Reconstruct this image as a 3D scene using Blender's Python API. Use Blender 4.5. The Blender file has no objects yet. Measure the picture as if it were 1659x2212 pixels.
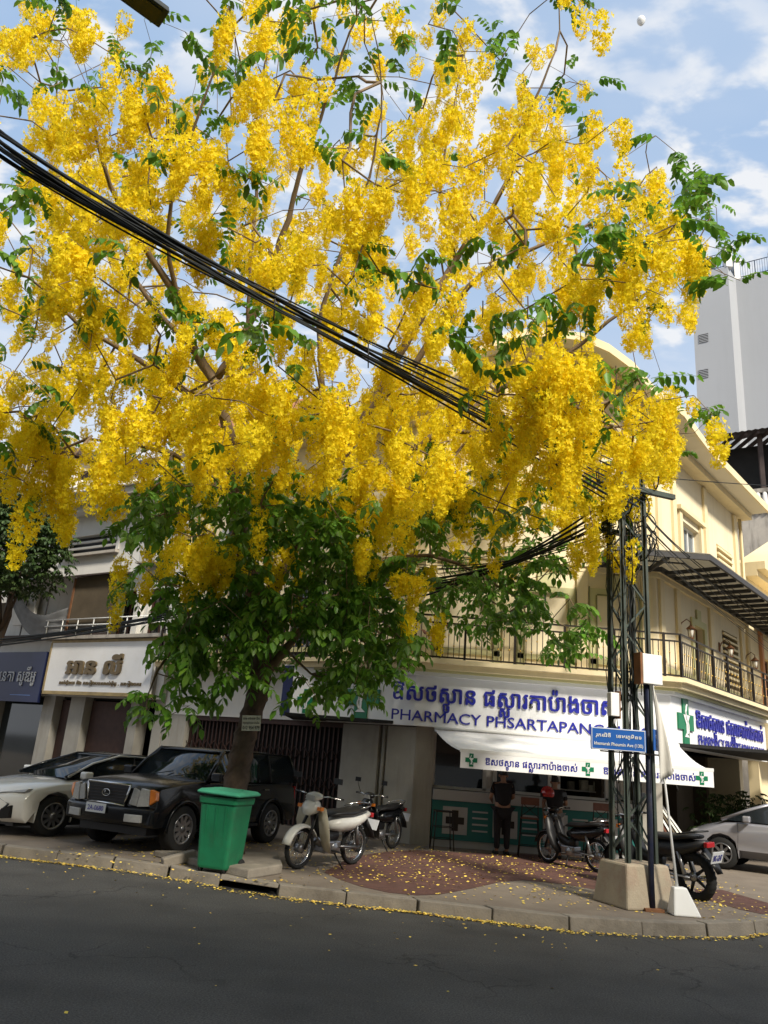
import bpy, bmesh, math, random
import numpy as np
from mathutils import Vector, Matrix
random.seed(7); rng=np.random.default_rng(7)
S=bpy.context.scene
# ---------------------------------------------------------------- camera
FPX=1670.0; PITCH=math.radians(17.7); ROLL=.0785; EYE=1.85
_c,_s=math.cos(ROLL),math.sin(ROLL)
R0=np.array([1,0,0.]); U0=np.array([0,-math.sin(PITCH),math.cos(PITCH)]); FW=np.array([0,math.cos(PITCH),math.sin(PITCH)])
CX=_c*R0+_s*U0; CU=_c*U0-_s*R0; CAM=np.array([0,0,EYE])
cd=bpy.data.cameras.new('camera'); cam=bpy.data.objects.new('camera',cd); S.collection.objects.link(cam); S.camera=cam
m=Matrix.Identity(4)
for i in range(3):
    m[i][0]=CX[i]; m[i][1]=CU[i]; m[i][2]=-FW[i]; m[i][3]=CAM[i]
cam.matrix_world=m
cd.sensor_fit='VERTICAL'; cd.sensor_height=24.0; cd.lens=24.0*FPX/2212.0; cd.clip_start=.1; cd.clip_end=2000
# ---------------------------------------------------------------- sun, sky, exposure
SUN_EL=math.radians(42); SUN_AZ=math.radians(150)      # azimuth from +Y towards +X
sd=bpy.data.lights.new('sun','SUN'); sd.energy=4.8; sd.angle=math.radians(8); sd.color=(1,.93,.8)
sun=bpy.data.objects.new('sun',sd); S.collection.objects.link(sun)
sv=Vector((math.sin(SUN_AZ)*math.cos(SUN_EL),math.cos(SUN_AZ)*math.cos(SUN_EL),math.sin(SUN_EL)))
sun.rotation_euler=sv.to_track_quat('Z','Y').to_euler(); sun.location=(0,0,40)
w=bpy.data.worlds.new('World'); S.world=w; w.use_nodes=True; nt=w.node_tree; N=nt.nodes; L=nt.links
for n in list(N): N.remove(n)
out=N.new('ShaderNodeOutputWorld'); bg=N.new('ShaderNodeBackground'); bg.inputs[1].default_value=.118
sky=N.new('ShaderNodeTexSky'); sky.sky_type='NISHITA'; sky.sun_disc=False; sky.sun_elevation=SUN_EL; sky.sun_rotation=SUN_AZ
sky.air_density=1.3; sky.dust_density=1.0; sky.ozone_density=1.5
geo=N.new('ShaderNodeTexCoord'); sep=N.new('ShaderNodeSeparateXYZ'); L.new(geo.outputs['Generated'],sep.inputs[0])
def wm(op,a,b=None):
    n=N.new('ShaderNodeMath'); n.operation=op
    for i,v in enumerate((a,b)):
        if v is None: continue
        if isinstance(v,(int,float)): n.inputs[i].default_value=v
        else: L.new(v,n.inputs[i])
    return n.outputs[0]
zc=wm('MAXIMUM',sep.outputs[2],0.0); zz=wm('ADD',zc,.22)
cmb=N.new('ShaderNodeCombineXYZ'); L.new(wm('DIVIDE',sep.outputs[0],zz),cmb.inputs[0]); L.new(wm('DIVIDE',sep.outputs[1],zz),cmb.inputs[1])
def wnoise(scale,det,rough,lo,hi,off=0):
    mp=N.new('ShaderNodeMapping'); mp.inputs['Location'].default_value=(off,off*.7,0); mp.inputs['Rotation'].default_value=(0,0,.6); mp.inputs['Scale'].default_value=(1,1.5,1)
    L.new(cmb.outputs[0],mp.inputs[0])
    t=N.new('ShaderNodeTexNoise'); t.inputs['Scale'].default_value=scale; t.inputs['Detail'].default_value=det; t.inputs['Roughness'].default_value=rough; t.inputs['Distortion'].default_value=.15
    L.new(mp.outputs[0],t.inputs['Vector'])
    r=N.new('ShaderNodeMapRange'); r.interpolation_type='SMOOTHSTEP'; r.inputs[1].default_value=lo; r.inputs[2].default_value=hi; L.new(t.outputs[0],r.inputs[0]); return r.outputs[0]
c1=wnoise(10.5,5,.5,.45,.64,3.1); c2=wnoise(2.2,4,.55,.34,.6,1.3); c3=wnoise(1.3,4,.5,.35,.75,8.)
cl=wm('MULTIPLY',wm('MULTIPLY',c1,wm('ADD',wm('MULTIPLY',c2,.75),.25)),1.15)
thin=wm('MULTIPLY',c3,.42)
hz=N.new('ShaderNodeMapRange'); hz.interpolation_type='SMOOTHSTEP'; hz.inputs[1].default_value=.72; hz.inputs[2].default_value=.18; hz.inputs[3].default_value=0; hz.inputs[4].default_value=.8; L.new(zc,hz.inputs[0])
fac=wm('MINIMUM',wm('MAXIMUM',wm('ADD',cl,thin),wm('ADD',hz.outputs[0],wm('MULTIPLY',cl,.3))),.97)
pb=N.new('ShaderNodeMix'); pb.data_type='RGBA'; pb.inputs[0].default_value=.72; L.new(sky.outputs[0],pb.inputs[6]); pb.inputs[7].default_value=(2.9,4.3,6.4,1)
mx=N.new('ShaderNodeMix'); mx.data_type='RGBA'; L.new(fac,mx.inputs[0]); L.new(pb.outputs[2],mx.inputs[6]); mx.inputs[7].default_value=(6.1,6.25,6.5,1)
L.new(mx.outputs[2],bg.inputs[0]); L.new(bg.outputs[0],out.inputs[0])
vs=S.view_settings; vs.view_transform='Standard'; vs.look='None'; vs.exposure=0.3; vs.gamma=1; vs.use_curve_mapping=False
S.cycles.max_bounces=6; S.cycles.diffuse_bounces=3; S.cycles.glossy_bounces=2; S.cycles.transmission_bounces=4; S.cycles.transparent_max_bounces=4

# ---------------------------------------------------------------- placing helpers: a sight line meets the ground, a wall or a depth
def ray(x,y):
    d=FW+CX*(x-829.5)/FPX-CU*(y-1106)/FPX; return d/np.linalg.norm(d)
def gnd(x,y,z=.15):
    d=ray(x,y); t=(z-EYE)/d[2]; return CAM+d*t
def dep(x,y,Y):
    d=ray(x,y); return CAM+d*(Y/d[1])
def onpl(x,y,o,n):
    d=ray(x,y); n=np.array(n,float); t=((np.array(o)-CAM)@n)/(d@n); return CAM+d*t
# ---------------------------------------------------------------- mesh builder
class MB:
    def __init__(s): s.v=[]; s.f=[]; s.sm=[]
    def add(s,vs,fs,smooth=False):
        b=len(s.v); s.v.extend([tuple(map(float,p)) for p in vs]); s.f.extend([tuple(i+b for i in f) for f in fs]); s.sm.extend([smooth]*len(fs)); return s
    def hexa(s,p):   # 8 points: bottom 4 ccw, top 4
        return s.add(p,[(3,2,1,0),(4,5,6,7),(0,1,5,4),(1,2,6,5),(2,3,7,6),(3,0,4,7)])
    def box(s,x0,x1,y0,y1,z0,z1,F=None):
        p=[(x0,y0,z0),(x1,y0,z0),(x1,y1,z0),(x0,y1,z0),(x0,y0,z1),(x1,y0,z1),(x1,y1,z1),(x0,y1,z1)]
        if F: p=[F(*q) for q in p]
        return s.hexa(p)
    def cbox(s,c,sz,rot=None):
        p=[Vector((sx*sz[0]/2,sy*sz[1]/2,szz*sz[2]/2)) for szz in(-1,1) for sx,sy in((-1,-1),(1,-1),(1,1),(-1,1))]
        if rot is not None: p=[rot@q for q in p]
        return s.hexa([q+Vector(c) for q in p])
    def tube(s,pts,r,n=6,cap=True,smooth=True):
        pts=[Vector(p) for p in pts]; m=len(pts)
        if not hasattr(r,'__len__'): r=[r]*m
        ref=None; vs=[]
        for i,p in enumerate(pts):
            t=(pts[min(i+1,m-1)]-pts[max(i-1,0)])
            if t.length<1e-9: t=Vector((0,0,1))
            t.normalize()
            if ref is None: ref=Vector((0,0,1)) if abs(t.z)<.9 else Vector((1,0,0))
            u=t.cross(ref); 
            if u.length<1e-4: u=t.orthogonal()
            u.normalize(); v=t.cross(u); ref=v.cross(t)
            ref=ref if ref.length>1e-4 else Vector((1,0,0))
            for k in range(n):
                a=2*math.pi*k/n; vs.append(p+(u*math.cos(a)+v*math.sin(a))*r[i])
        fs=[(i*n+k,i*n+(k+1)%n,(i+1)*n+(k+1)%n,(i+1)*n+k) for i in range(m-1) for k in range(n)]
        if cap: fs+= [tuple(range(n)),tuple(reversed(range((m-1)*n,m*n)))]
        return s.add(vs,fs,smooth)
    def lathe(s,prof,o=(0,0,0),axis='z',n=16,M=None,cap=True):
        vs=[];m=len(prof)
        for r,h in prof:
            for k in range(n):
                a=2*math.pi*k/n; c,d=r*math.cos(a),r*math.sin(a)
                p={'z':(c,d,h),'y':(c,h,d),'x':(h,c,d)}[axis]; p=Vector(p)
                if M: p=M@p
                vs.append(p+Vector(o))
        fs=[(i*n+k,i*n+(k+1)%n,(i+1)*n+(k+1)%n,(i+1)*n+k) for i in range(m-1) for k in range(n)]
        if cap: fs+=[tuple(range(n)),tuple(reversed(range((m-1)*n,m*n)))]
        return s.add(vs,fs,True)
    def prism(s,poly,d0,d1,F):   # poly in (a,z); F(a,d,z)
        n=len(poly); vs=[F(a,d0,z) for a,z in poly]+[F(a,d1,z) for a,z in poly]
        return s.add(vs,[tuple(range(n)),tuple(reversed(range(n,2*n)))]+[(i,i+n,(i+1)%n+n,(i+1)%n) for i in range(n)])
    def mesh(s,name,off=(0,0,0)):
        me=bpy.data.meshes.new(name); o=Vector(off)
        me.from_pydata([tuple(Vector(p)-o) for p in s.v],[],s.f); 
        me.polygons.foreach_set('use_smooth',s.sm); me.update()
        bm=bmesh.new(); bm.from_mesh(me); bmesh.ops.recalc_face_normals(bm,faces=bm.faces); bm.to_mesh(me); bm.free(); return me
def link(o): S.collection.objects.link(o); return o
def obj(name,mb,mat,parent=None,kind=None,label=None,off=None,bev=0):
    # geometry given in world space is moved to the space of the unrotated thing; rotated things get local geometry (off=0)
    o_=off if off is not None else (tuple(parent.matrix_basis.translation) if parent and parent.get('_w') else (0,0,0))
    if parent is not None and off is None and parent.parent is not None and parent.parent.get('_w'): o_=tuple(parent.parent.matrix_basis.translation)
    me=mb if isinstance(mb,bpy.types.Mesh) else mb.mesh(name,o_)
    if not me.materials: me.materials.append(mat)
    o=link(bpy.data.objects.new(name,me))
    if parent: o.parent=parent
    if kind: o['kind']=kind
    if label: o['label']=label
    if bev:
        b=o.modifiers.new('bevel','BEVEL'); b.width=bev; b.segments=2; b.limit_method='ANGLE'; b.angle_limit=.7; b.harden_normals=False
    return o
def thing(name,label,cat,loc=(0,0,0),rz=None,group=None):
    o=link(bpy.data.objects.new(name,None)); o.location=tuple(map(float,loc)); o['label']=label; o['category']=cat; o.empty_display_size=.2
    if rz is None: o['_w']=1
    else: o.rotation_euler=(0,0,rz)
    if group:o['group']=group
    return o
def tag(o,label,cat,group=None):
    o['label']=label; o['category']=cat
    if group:o['group']=group
    return o
def piece(name,me,parent,loc=(0,0,0),rot=(0,0,0),sc=(1,1,1)):
    o=bpy.data.objects.new(name,me); S.collection.objects.link(o); o.parent=parent; o.location=loc; o.rotation_euler=rot; o.scale=sc; return o
def copy_thing(src,loc,rz,label=None):
    def cp(o,par):
        c=o.copy(); S.collection.objects.link(c); c.parent=par
        for ch in [q for q in bpy.data.objects if q.parent==o]: cp(ch,c)
        return c
    c=cp(src,None); c.location=loc; c.rotation_euler=(0,0,rz)
    if label:c['label']=label
    return c
# ---------------------------------------------------------------- materials
def mat(name,col,rough=.7,var=.12,scale=3,bump=.1,bscale=60,metal=0,stain=0,stcol=(.08,.07,.05),stscale=1.2,spec=.4,trans=0,island=0,coat=0,streak=False):
    m=bpy.data.materials.new(name); m.use_nodes=True; t=m.node_tree; N=t.nodes; L=t.links; b=N['Principled BSDF']
    b.inputs['Roughness'].default_value=rough; b.inputs['Metallic'].default_value=metal; b.inputs['Specular IOR Level'].default_value=spec
    if coat: b.inputs['Coat Weight'].default_value=coat; b.inputs['Coat Roughness'].default_value=.08
    tc=N.new('ShaderNodeTexCoord'); ge=N.new('ShaderNodeNewGeometry')
    no=N.new('ShaderNodeTexNoise'); no.inputs['Scale'].default_value=scale; no.inputs['Detail'].default_value=6; no.inputs['Roughness'].default_value=.6; L.new(ge.outputs['Position'],no.inputs['Vector'])
    hs=N.new('ShaderNodeHueSaturation'); hs.inputs['Color'].default_value=(*col,1)
    mr=N.new('ShaderNodeMapRange'); mr.inputs[1].default_value=.25; mr.inputs[2].default_value=.75; mr.inputs[3].default_value=1-var; mr.inputs[4].default_value=1+var; L.new(no.outputs[0],mr.inputs[0])
    val=mr.outputs[0]
    if island:
        m2=N.new('ShaderNodeMapRange'); m2.inputs[3].default_value=1-island; m2.inputs[4].default_value=1+island; L.new(ge.outputs['Random Per Island'],m2.inputs[0])
        mm=N.new('ShaderNodeMath'); mm.operation='MULTIPLY'; L.new(val,mm.inputs[0]); L.new(m2.outputs[0],mm.inputs[1]); val=mm.outputs[0]
        m3=N.new('ShaderNodeMapRange'); m3.inputs[3].default_value=.5-island*.04; m3.inputs[4].default_value=.5+island*.04
        w2=N.new('ShaderNodeTexWhiteNoise'); w2.noise_dimensions='1D'; L.new(ge.outputs['Random Per Island'],w2.inputs['W']); L.new(w2.outputs[0],m3.inputs[0]); L.new(m3.outputs[0],hs.inputs['Hue'])
    L.new(val,hs.inputs['Value']); colout=hs.outputs[0]
    if stain:
        n2=N.new('ShaderNodeTexNoise'); n2.inputs['Scale'].default_value=stscale; n2.inputs['Detail'].default_value=8; n2.inputs['Roughness'].default_value=.7
        if streak:
            mp=N.new('ShaderNodeMapping'); mp.inputs['Scale'].default_value=(3,3,.35); L.new(ge.outputs['Position'],mp.inputs[0]); L.new(mp.outputs[0],n2.inputs['Vector'])
        else: L.new(ge.outputs['Position'],n2.inputs['Vector'])
        r=N.new('ShaderNodeMapRange'); r.inputs[1].default_value=.5; r.inputs[2].default_value=.75; r.inputs[4].default_value=stain; L.new(n2.outputs[0],r.inputs[0])
        mx=N.new('ShaderNodeMix'); mx.data_type='RGBA'; L.new(r.outputs[0],mx.inputs[0]); L.new(colout,mx.inputs[6]); mx.inputs[7].default_value=(*stcol,1); colout=mx.outputs[2]
    L.new(colout,b.inputs['Base Color'])
    if bump:
        n3=N.new('ShaderNodeTexNoise'); n3.inputs['Scale'].default_value=bscale; n3.inputs['Detail'].default_value=4; L.new(ge.outputs['Position'],n3.inputs['Vector'])
        bp=N.new('ShaderNodeBump'); bp.inputs['Strength'].default_value=bump; bp.inputs['Distance'].default_value=.01; L.new(n3.outputs[0],bp.inputs['Height']); L.new(bp.outputs[0],b.inputs['Normal'])
    if trans:
        tl=N.new('ShaderNodeBsdfTranslucent'); L.new(colout,tl.inputs[0]); ms=N.new('ShaderNodeMixShader'); ms.inputs[0].default_value=trans
        L.new(b.outputs[0],ms.inputs[1]); L.new(tl.outputs[0],ms.inputs[2]); L.new(ms.outputs[0],N['Material Output'].inputs[0])
    return m
M={}
M['asphalt']=mat('asphalt',(.056,.054,.050),.85,.25,.8,.5,140,stain=.55,stcol=(.03,.03,.031),stscale=.5)
M['pave']=mat('paving_concrete',(.20,.165,.13),.9,.2,1.5,.4,70,stain=.6,stcol=(.12,.085,.06),stscale=.8)
M['redpave']=mat('red_paving',(.105,.05,.04),.85,.35,5,.4,70,stain=.6,stcol=(.09,.06,.045),stscale=1.3)
M['kerb']=mat('kerb_stone',(.24,.21,.17),.9,.25,3,.6,40,stain=.7,stcol=(.08,.065,.05),stscale=2)
M['cream']=mat('cream_plaster',(.80,.69,.48),.8,.07,.7,.15,30,stain=.42,stcol=(.5,.42,.28),stscale=.9,streak=True)
M['cream2']=mat('cream_trim',(.80,.67,.42),.75,.07,1,.1,30,stain=.3,stcol=(.5,.4,.24),stscale=1.5,streak=True)
M['olive']=mat('olive_moulding',(.55,.52,.28),.75,.06,1,.1,30)
M['eave']=mat('eave_soffit',(.72,.66,.54),.8,.05,1,.1,30)
M['whiteplaster']=mat('white_plaster',(.72,.70,.66),.8,.06,.8,.15,30,stain=.3,stcol=(.42,.38,.32),stscale=1.0,streak=True)
M['dirtywhite']=mat('weathered_plaster',(.45,.41,.36),.85,.2,1.5,.3,30,stain=.85,stcol=(.05,.045,.04),stscale=1.0,streak=True)
M['pillar']=mat('shaded_pillar_plaster',(.36,.34,.30),.85,.12,2,.2,40,stain=.5,stcol=(.20,.18,.15),stscale=1.5,streak=True)  # streaked white pillar plaster, darkened so the colour holds the storefront shade
M['counterwhite']=mat('shaded_counter_white',(.42,.42,.41),.5,.08,2,0)  # white counter paint, greyed so its colour carries the shade under the awning
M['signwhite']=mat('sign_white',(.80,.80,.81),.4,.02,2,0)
M['awning']=mat('awning_fabric',(.82,.82,.83),.7,.03,2,.1,20,stain=.12,stcol=(.5,.4,.25),stscale=3)
M['blue']=mat('sign_blue_letters',(.02,.025,.30),.35,.04,3,0)
M['navy']=mat('navy_board',(.012,.018,.07),.4,.1,2,0)
M['streetblue']=mat('street_sign_blue',(.015,.10,.38),.35,.03,3,0)
M['green']=mat('cross_green',(.004,.17,.075),.4,.04,3,0)
M['teal']=mat('teal_panel',(.015,.15,.14),.5,.08,3,0)
M['brown']=mat('brown_letters',(.14,.10,.05),.5,.1,3,0)
M['iron']=mat('dark_iron',(.022,.016,.013),.45,.2,8,0,metal=.3)
M['gold']=mat('gold_collar',(.5,.32,.08),.4,.1,8,0,metal=.6)
M['steel']=mat('green_grey_steel',(.05,.066,.055),.6,.3,4,.2,40,stain=.4,stcol=(.12,.06,.035),stscale=3)
M['canopy']=mat('canopy_iron',(.045,.043,.045),.6,.2,4,.1,40)
M['canopysheet']=mat('canopy_sheet',(.5,.47,.40),.6,.1,4,.1,40,trans=.5)
M['rust']=mat('rusty_brown',(.20,.09,.04),.8,.3,5,.2,40)
M['concrete']=mat('rough_concrete',(.40,.34,.25),.9,.15,2.5,.6,35,stain=.5,stcol=(.30,.10,.07),stscale=1.7)
M['glass']=mat('dark_glass',(.012,.016,.018),.06,.1,2,0,spec=.8)
M['glasslight']=mat('window_glass',(.10,.13,.16),.08,.2,2,0,spec=.9)
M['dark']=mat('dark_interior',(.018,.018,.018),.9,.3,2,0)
M['brownwall']=mat('dark_brown_wall',(.11,.085,.055),.9,.2,2,.2,40)
M['gate']=mat('gate_brown',(.05,.024,.018),.6,.25,6,.1,60,metal=.3)
M['black']=mat('black_plastic',(.012,.012,.013),.45,.2,6,.05,60)
M['rubber']=mat('tyre_rubber',(.014,.014,.014),.85,.2,8,.2,80)
M['paintblack']=mat('black_car_paint',(.004,.005,.007),.25,.05,3,0,coat=.35,spec=.3)
M['paintwhite']=mat('white_car_paint',(.74,.73,.69),.22,.02,3,0,coat=1)
M['paintsilver']=mat('silver_car_paint',(.42,.42,.46),.3,.02,3,0,metal=.45,coat=1)
M['chrome']=mat('chrome',(.6,.6,.6),.18,.05,5,0,metal=1)
M['alloy']=mat('alloy_wheel',(.28,.28,.29),.3,.1,5,0,metal=.8)
M['lamp']=mat('lamp_lens',(.38,.38,.37),.08,.15,25,0,spec=.9)
M['amber']=mat('amber_lens',(.75,.22,.03),.12,.1,20,0,spec=.9)
M['red']=mat('red_lens',(.35,.01,.015),.2,.1,5,0,coat=.5)
M['bin']=mat('bin_green_plastic',(.01,.15,.065),.5,.2,4,.15,50,stain=.6,stcol=(.035,.07,.04),stscale=3.5)
M['binlid']=mat('bin_lid_green',(.05,.30,.18),.55,.12,4,.15,50,stain=.3,stcol=(.15,.3,.2),stscale=3)
M['bark']=mat('bark',(.105,.075,.055),.95,.35,7,.9,28,stain=.6,stcol=(.20,.09,.05),stscale=2.0)
M['twig']=mat('branch_bark',(.20,.14,.085),.9,.3,5,.4,50)
M['petal']=mat('yellow_petals',(.97,.79,.024),.6,.06,1.1,0,trans=.52,island=.12,spec=.2)
M['leaf']=mat('green_leaflets',(.125,.265,.026),.42,.3,1.4,0,trans=.44,island=.35,spec=.45)
M['leafdark']=mat('dark_tree_leaves',(.05,.085,.022),.5,.35,2,0,trans=.25,island=.4,spec=.4)
M['leafdry']=mat('dry_brown_leaflets',(.30,.14,.09),.7,.2,2,0,trans=.3,island=.3)
M['litter']=mat('fallen_petals',(.78,.56,.10),.8,.2,2,0,island=.35)
M['cable']=mat('black_cable',(.010,.012,.012),.55,.2,5,0)
M['tower']=mat('tower_grey_render',(.39,.40,.42),.9,.05,.12,.05,5,stain=.3,stcol=(.27,.27,.28),stscale=.12,streak=True)
M['orange']=mat('orange_plaster',(.62,.30,.16),.85,.1,1,.1,20)
M['tin']=mat('rusty_tin',(.07,.05,.045),.8,.35,2,.2,30)
M['tarp']=mat('grey_netting',(.20,.20,.20),.8,.2,3,.2,40)
M['bluetarp']=mat('blue_tarpaulin',(.01,.12,.17),.7,.2,2,.2,30)
M['plate']=mat('number_plate',(.62,.64,.66),.4,.03,5,0)
M['ac']=mat('ac_casing',(.55,.54,.5),.5,.08,3,0)
M['wood']=mat('wood_brown',(.13,.05,.03),.55,.25,8,0)
M['paper']=mat('paper_notice',(.72,.70,.62),.8,.04,8,0)
M['ink']=mat('grey_ink',(.10,.10,.10),.8,.05,8,0)
M['skin']=mat('skin',(.30,.17,.11),.6,.05,8,0)
M['hair']=mat('black_hair',(.01,.009,.008),.5,.1,8,0)
M['cloth']=mat('dark_clothes',(.015,.015,.018),.9,.2,8,.2,60)
M['clothw']=mat('pale_shorts',(.35,.36,.36),.9,.1,8,.2,60)
M['banner']=mat('banner_cloth',(.62,.60,.55),.85,.05,4,.1,40)
M['lampgrey']=mat('street_lamp_grey',(.03,.036,.04),.75,.1,4,0)
M['white']=mat('white_plastic',(.78,.78,.76),.5,.04,5,0)
M['card']=mat('medicine_boxes',(.35,.33,.26),.8,.5,9,0,island=.6)

# ---------------------------------------------------------------- the block's three facades
A1=np.array([1.12,18.1]); A2=np.array([6.66,18.1])
dl=np.array([-.829,.559]); dr=np.array([.653,.757])
ol=np.array([-.559,-.829]); orr=np.array([.757,-.653])
def FL(t,o,z): p=A1+dl*t+ol*o; return (p[0],p[1],z)
def FC(a,o,z): return (A1[0]+a,18.1-o,z)
def FR(s,o,z): p=A2+dr*s+orr*o; return (p[0],p[1],z)
WC=A2[0]-A1[0]
def band(mb,path,o0,o1,z0,z1):
    pts=[np.array(p,float) for p in path]; n=len(pts)
    def offs(o):
        res=[]
        for i in range(n):
            ns=[]
            if i>0: d=pts[i]-pts[i-1]; d/=np.linalg.norm(d); ns.append(np.array([d[1],-d[0]]))
            if i<n-1: d=pts[i+1]-pts[i]; d/=np.linalg.norm(d); ns.append(np.array([d[1],-d[0]]))
            if len(ns)==1: res.append(pts[i]+ns[0]*o)
            else:
                b=ns[0]+ns[1]; b/=np.linalg.norm(b); res.append(pts[i]+b*o/(b@ns[0]))
        return res
    a=offs(o0); b=offs(o1)
    for i in range(n-1):
        mb.hexa([(*a[i],z0),(*a[i+1],z0),(*b[i+1],z0),(*b[i],z0),(*a[i],z1),(*a[i+1],z1),(*b[i+1],z1),(*b[i],z1)])
    return mb
def bandz(mb,path,zs,o0,o1,h0,h1):
    pts=[np.array(p,float) for p in path]; n=len(pts); R=[]
    for i in range(n):
        d=pts[min(i+1,n-1)]-pts[max(i-1,0)]; d/=np.linalg.norm(d); nn=np.array([d[1],-d[0]]); R.append([(*(pts[i]+nn*o0),zs[i]+h0),(*(pts[i]+nn*o1),zs[i]+h0),(*(pts[i]+nn*o1),zs[i]+h1),(*(pts[i]+nn*o0),zs[i]+h1)])
    vs=[p for r in R for p in r]
    fs=[(i*4+k,i*4+(k+1)%4,i*4+4+(k+1)%4,i*4+4+k) for i in range(n-1) for k in range(4)]+[(0,1,2,3),tuple(4*(n-1)+k for k in (3,2,1,0))]
    return mb.add(vs,fs)
def wall(mb,F,a0,a1,z0,z1,th,ops=()):
    xs=sorted({a0,a1,*[v for o in ops for v in o[:2]]})
    for x0,x1 in zip(xs,xs[1:]):
        zs=sorted([(o[2],o[3]) for o in ops if o[0]<=x0+1e-6 and o[1]>=x1-1e-6]); z=z0
        for q0,q1 in zs:
            if q0>z: mb.box(x0,x1,-th,0,z,q0,F)
            z=q1
        if z<z1: mb.box(x0,x1,-th,0,z,z1,F)
    return mb
def frameM(F,a,o,z,flip=False):   # matrix: local x along facade (to the picture's right), y up, z outward
    p=Vector(F(a,o,z)); x=Vector(F(a+1,o,z))-p
    if flip: x=-x
    x.normalize(); y=Vector((0,0,1)); n=x.cross(y); m=Matrix.Identity(4)
    for i in range(3): m[i][0]=x[i]; m[i][1]=y[i]; m[i][2]=n[i]; m[i][3]=p[i]
    return m
def text_mesh(body,width,height,ext=.0,bold=0,subs=()):
    # returns mesh, x from 0..width, baseline block 0..height; subs: (index, char) subscript letters under that letter
    def tm(s,sz=1,dx=0,dy=0):
        c=bpy.data.curves.new('t','FONT'); c.body=s; c.size=sz; c.extrude=0; c.resolution_u=3
        o=bpy.data.objects.new('t',c); S.collection.objects.link(o); dg=bpy.context.evaluated_depsgraph_get(); dg.update()
        me=bpy.data.meshes.new_from_object(o.evaluated_get(dg)); bpy.data.objects.remove(o); bpy.data.curves.remove(c)
        v=np.zeros(len(me.vertices)*3); me.vertices.foreach_get('co',v); v=v.reshape(-1,3); f=[tuple(p.vertices) for p in me.polygons]; bpy.data.meshes.remove(me)
        v=v+np.array([dx,dy,0]); return v,f
    V,Fc=tm(body); parts=[(V,Fc)]
    for i,ch in subs:
        a=tm(body[:i])[0][:,0].max() if i>0 else 0; b=tm(body[:i+1])[0][:,0].max()
        sv_,sf=tm(ch,.62); w_=sv_[:,0].max()-sv_[:,0].min()
        sv_[:,0]+= (a+b)/2-w_/2-sv_[:,0].min()+.02; sv_[:,1]+=-.42; parts.append((sv_,sf))
    if bold:
        parts=[(v+np.array([dx*bold,dy*bold,0]),f) for v,f in parts for dx,dy in ((0,0),(1,0),(-1,0),(0,.8),(0,-.8),(.7,.55),(-.7,-.55),(-.7,.55),(.7,-.55))]
    allv=np.concatenate([p[0] for p in parts]); x0,x1=allv[:,0].min(),allv[:,0].max(); y0,y1=V[:,1].min(),V[:,1].max()
    sx=width/(x1-x0); sy=height/(y1-y0); vs=[];fs=[]
    for k_,(v,f) in enumerate(parts):
        b=len(vs); n=len(v)
        q=np.column_stack([(v[:,0]-x0)*sx,(v[:,1]-y0)*sy,np.full(n,ext+k_*.0004)])
        vs+=[tuple(r) for r in q]; fs+=[tuple(i+b for i in g) for g in f]
        if ext>0:
            b2=len(vs); vs+=[(r[0],r[1],0) for r in q]
            cnt={}
            for g in f:
                for i in range(len(g)):
                    e=(g[i],g[(i+1)%len(g)]); 
                    if (e[1],e[0]) in cnt: cnt.pop((e[1],e[0]))
                    else: cnt[e]=1
            fs+=[(e[1]+b,e[0]+b,e[0]+b2,e[1]+b2) for e in cnt]
    me=bpy.data.meshes.new('letters'); me.from_pydata(vs,[],fs); me.update(); return me
def text(name,body,Mx,width,height,mat_,parent,ext=.02,bold=.02,subs=()):
    me=text_mesh(body,width,height,ext,bold,subs); me.materials.append(mat_)
    o=link(bpy.data.objects.new(name,me))
    if parent:
        o.parent=parent
        pt=parent if parent.get('_w') or parent.parent is None else parent.parent
        if pt.get('_w'): Mx=Matrix.Translation(-pt.location)@Mx
    o.matrix_basis=Mx; return o
PH="ឱសថសាន ផសារតាប៉ាងចាស់"; PHS=((3,'ថ'),(8,'ស'))
def cross(mb,F,a,o,z,r,th=.03):
    k=r*.36
    for (x0,x1,z0,z1) in ((-r,r,-k,k),(-k,k,k,r*1.05),(-k,k,-r*1.05,-k)): mb.box(a+x0,a+x1,o,o+th,z+z0,z+z1,F)
def chalice(mb,F,a,o,z,r,th=.012):
    mb.prism([(a-.42*r,z+.32*r),(a+.42*r,z+.32*r),(a+.07*r,z-.12*r),(a+.05*r,z-.5*r),(a+.28*r,z-.68*r),(a-.28*r,z-.68*r),(a-.05*r,z-.5*r),(a-.07*r,z-.12*r)],o,o+th,F)
    pts=[F(a+.16*r*math.sin(q*1.9+.4)+(.05*r if q>2.2 else 0),o+th,z-.55*r+q*.45*r) for q in np.linspace(0,3,16)]
    mb.tube(pts,r*.05,5)
def small_cross_obj(parent,F,a,o,z,r):
    m1=MB(); cross(m1,F,a,o,z,r,.02); c=obj('green_cross',m1,M['green'],parent); m2=MB(); chalice(m2,F,a,o+.02,z,r); obj('snake_and_chalice',m2,M['signwhite'],c,off=(tuple(parent.location) if parent.get('_w') else (0,0,0))); return c

def boxes(name,lst,F,mt,parent):
    for b in lst: obj(name,MB().box(*b,F),mt,parent)

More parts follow.
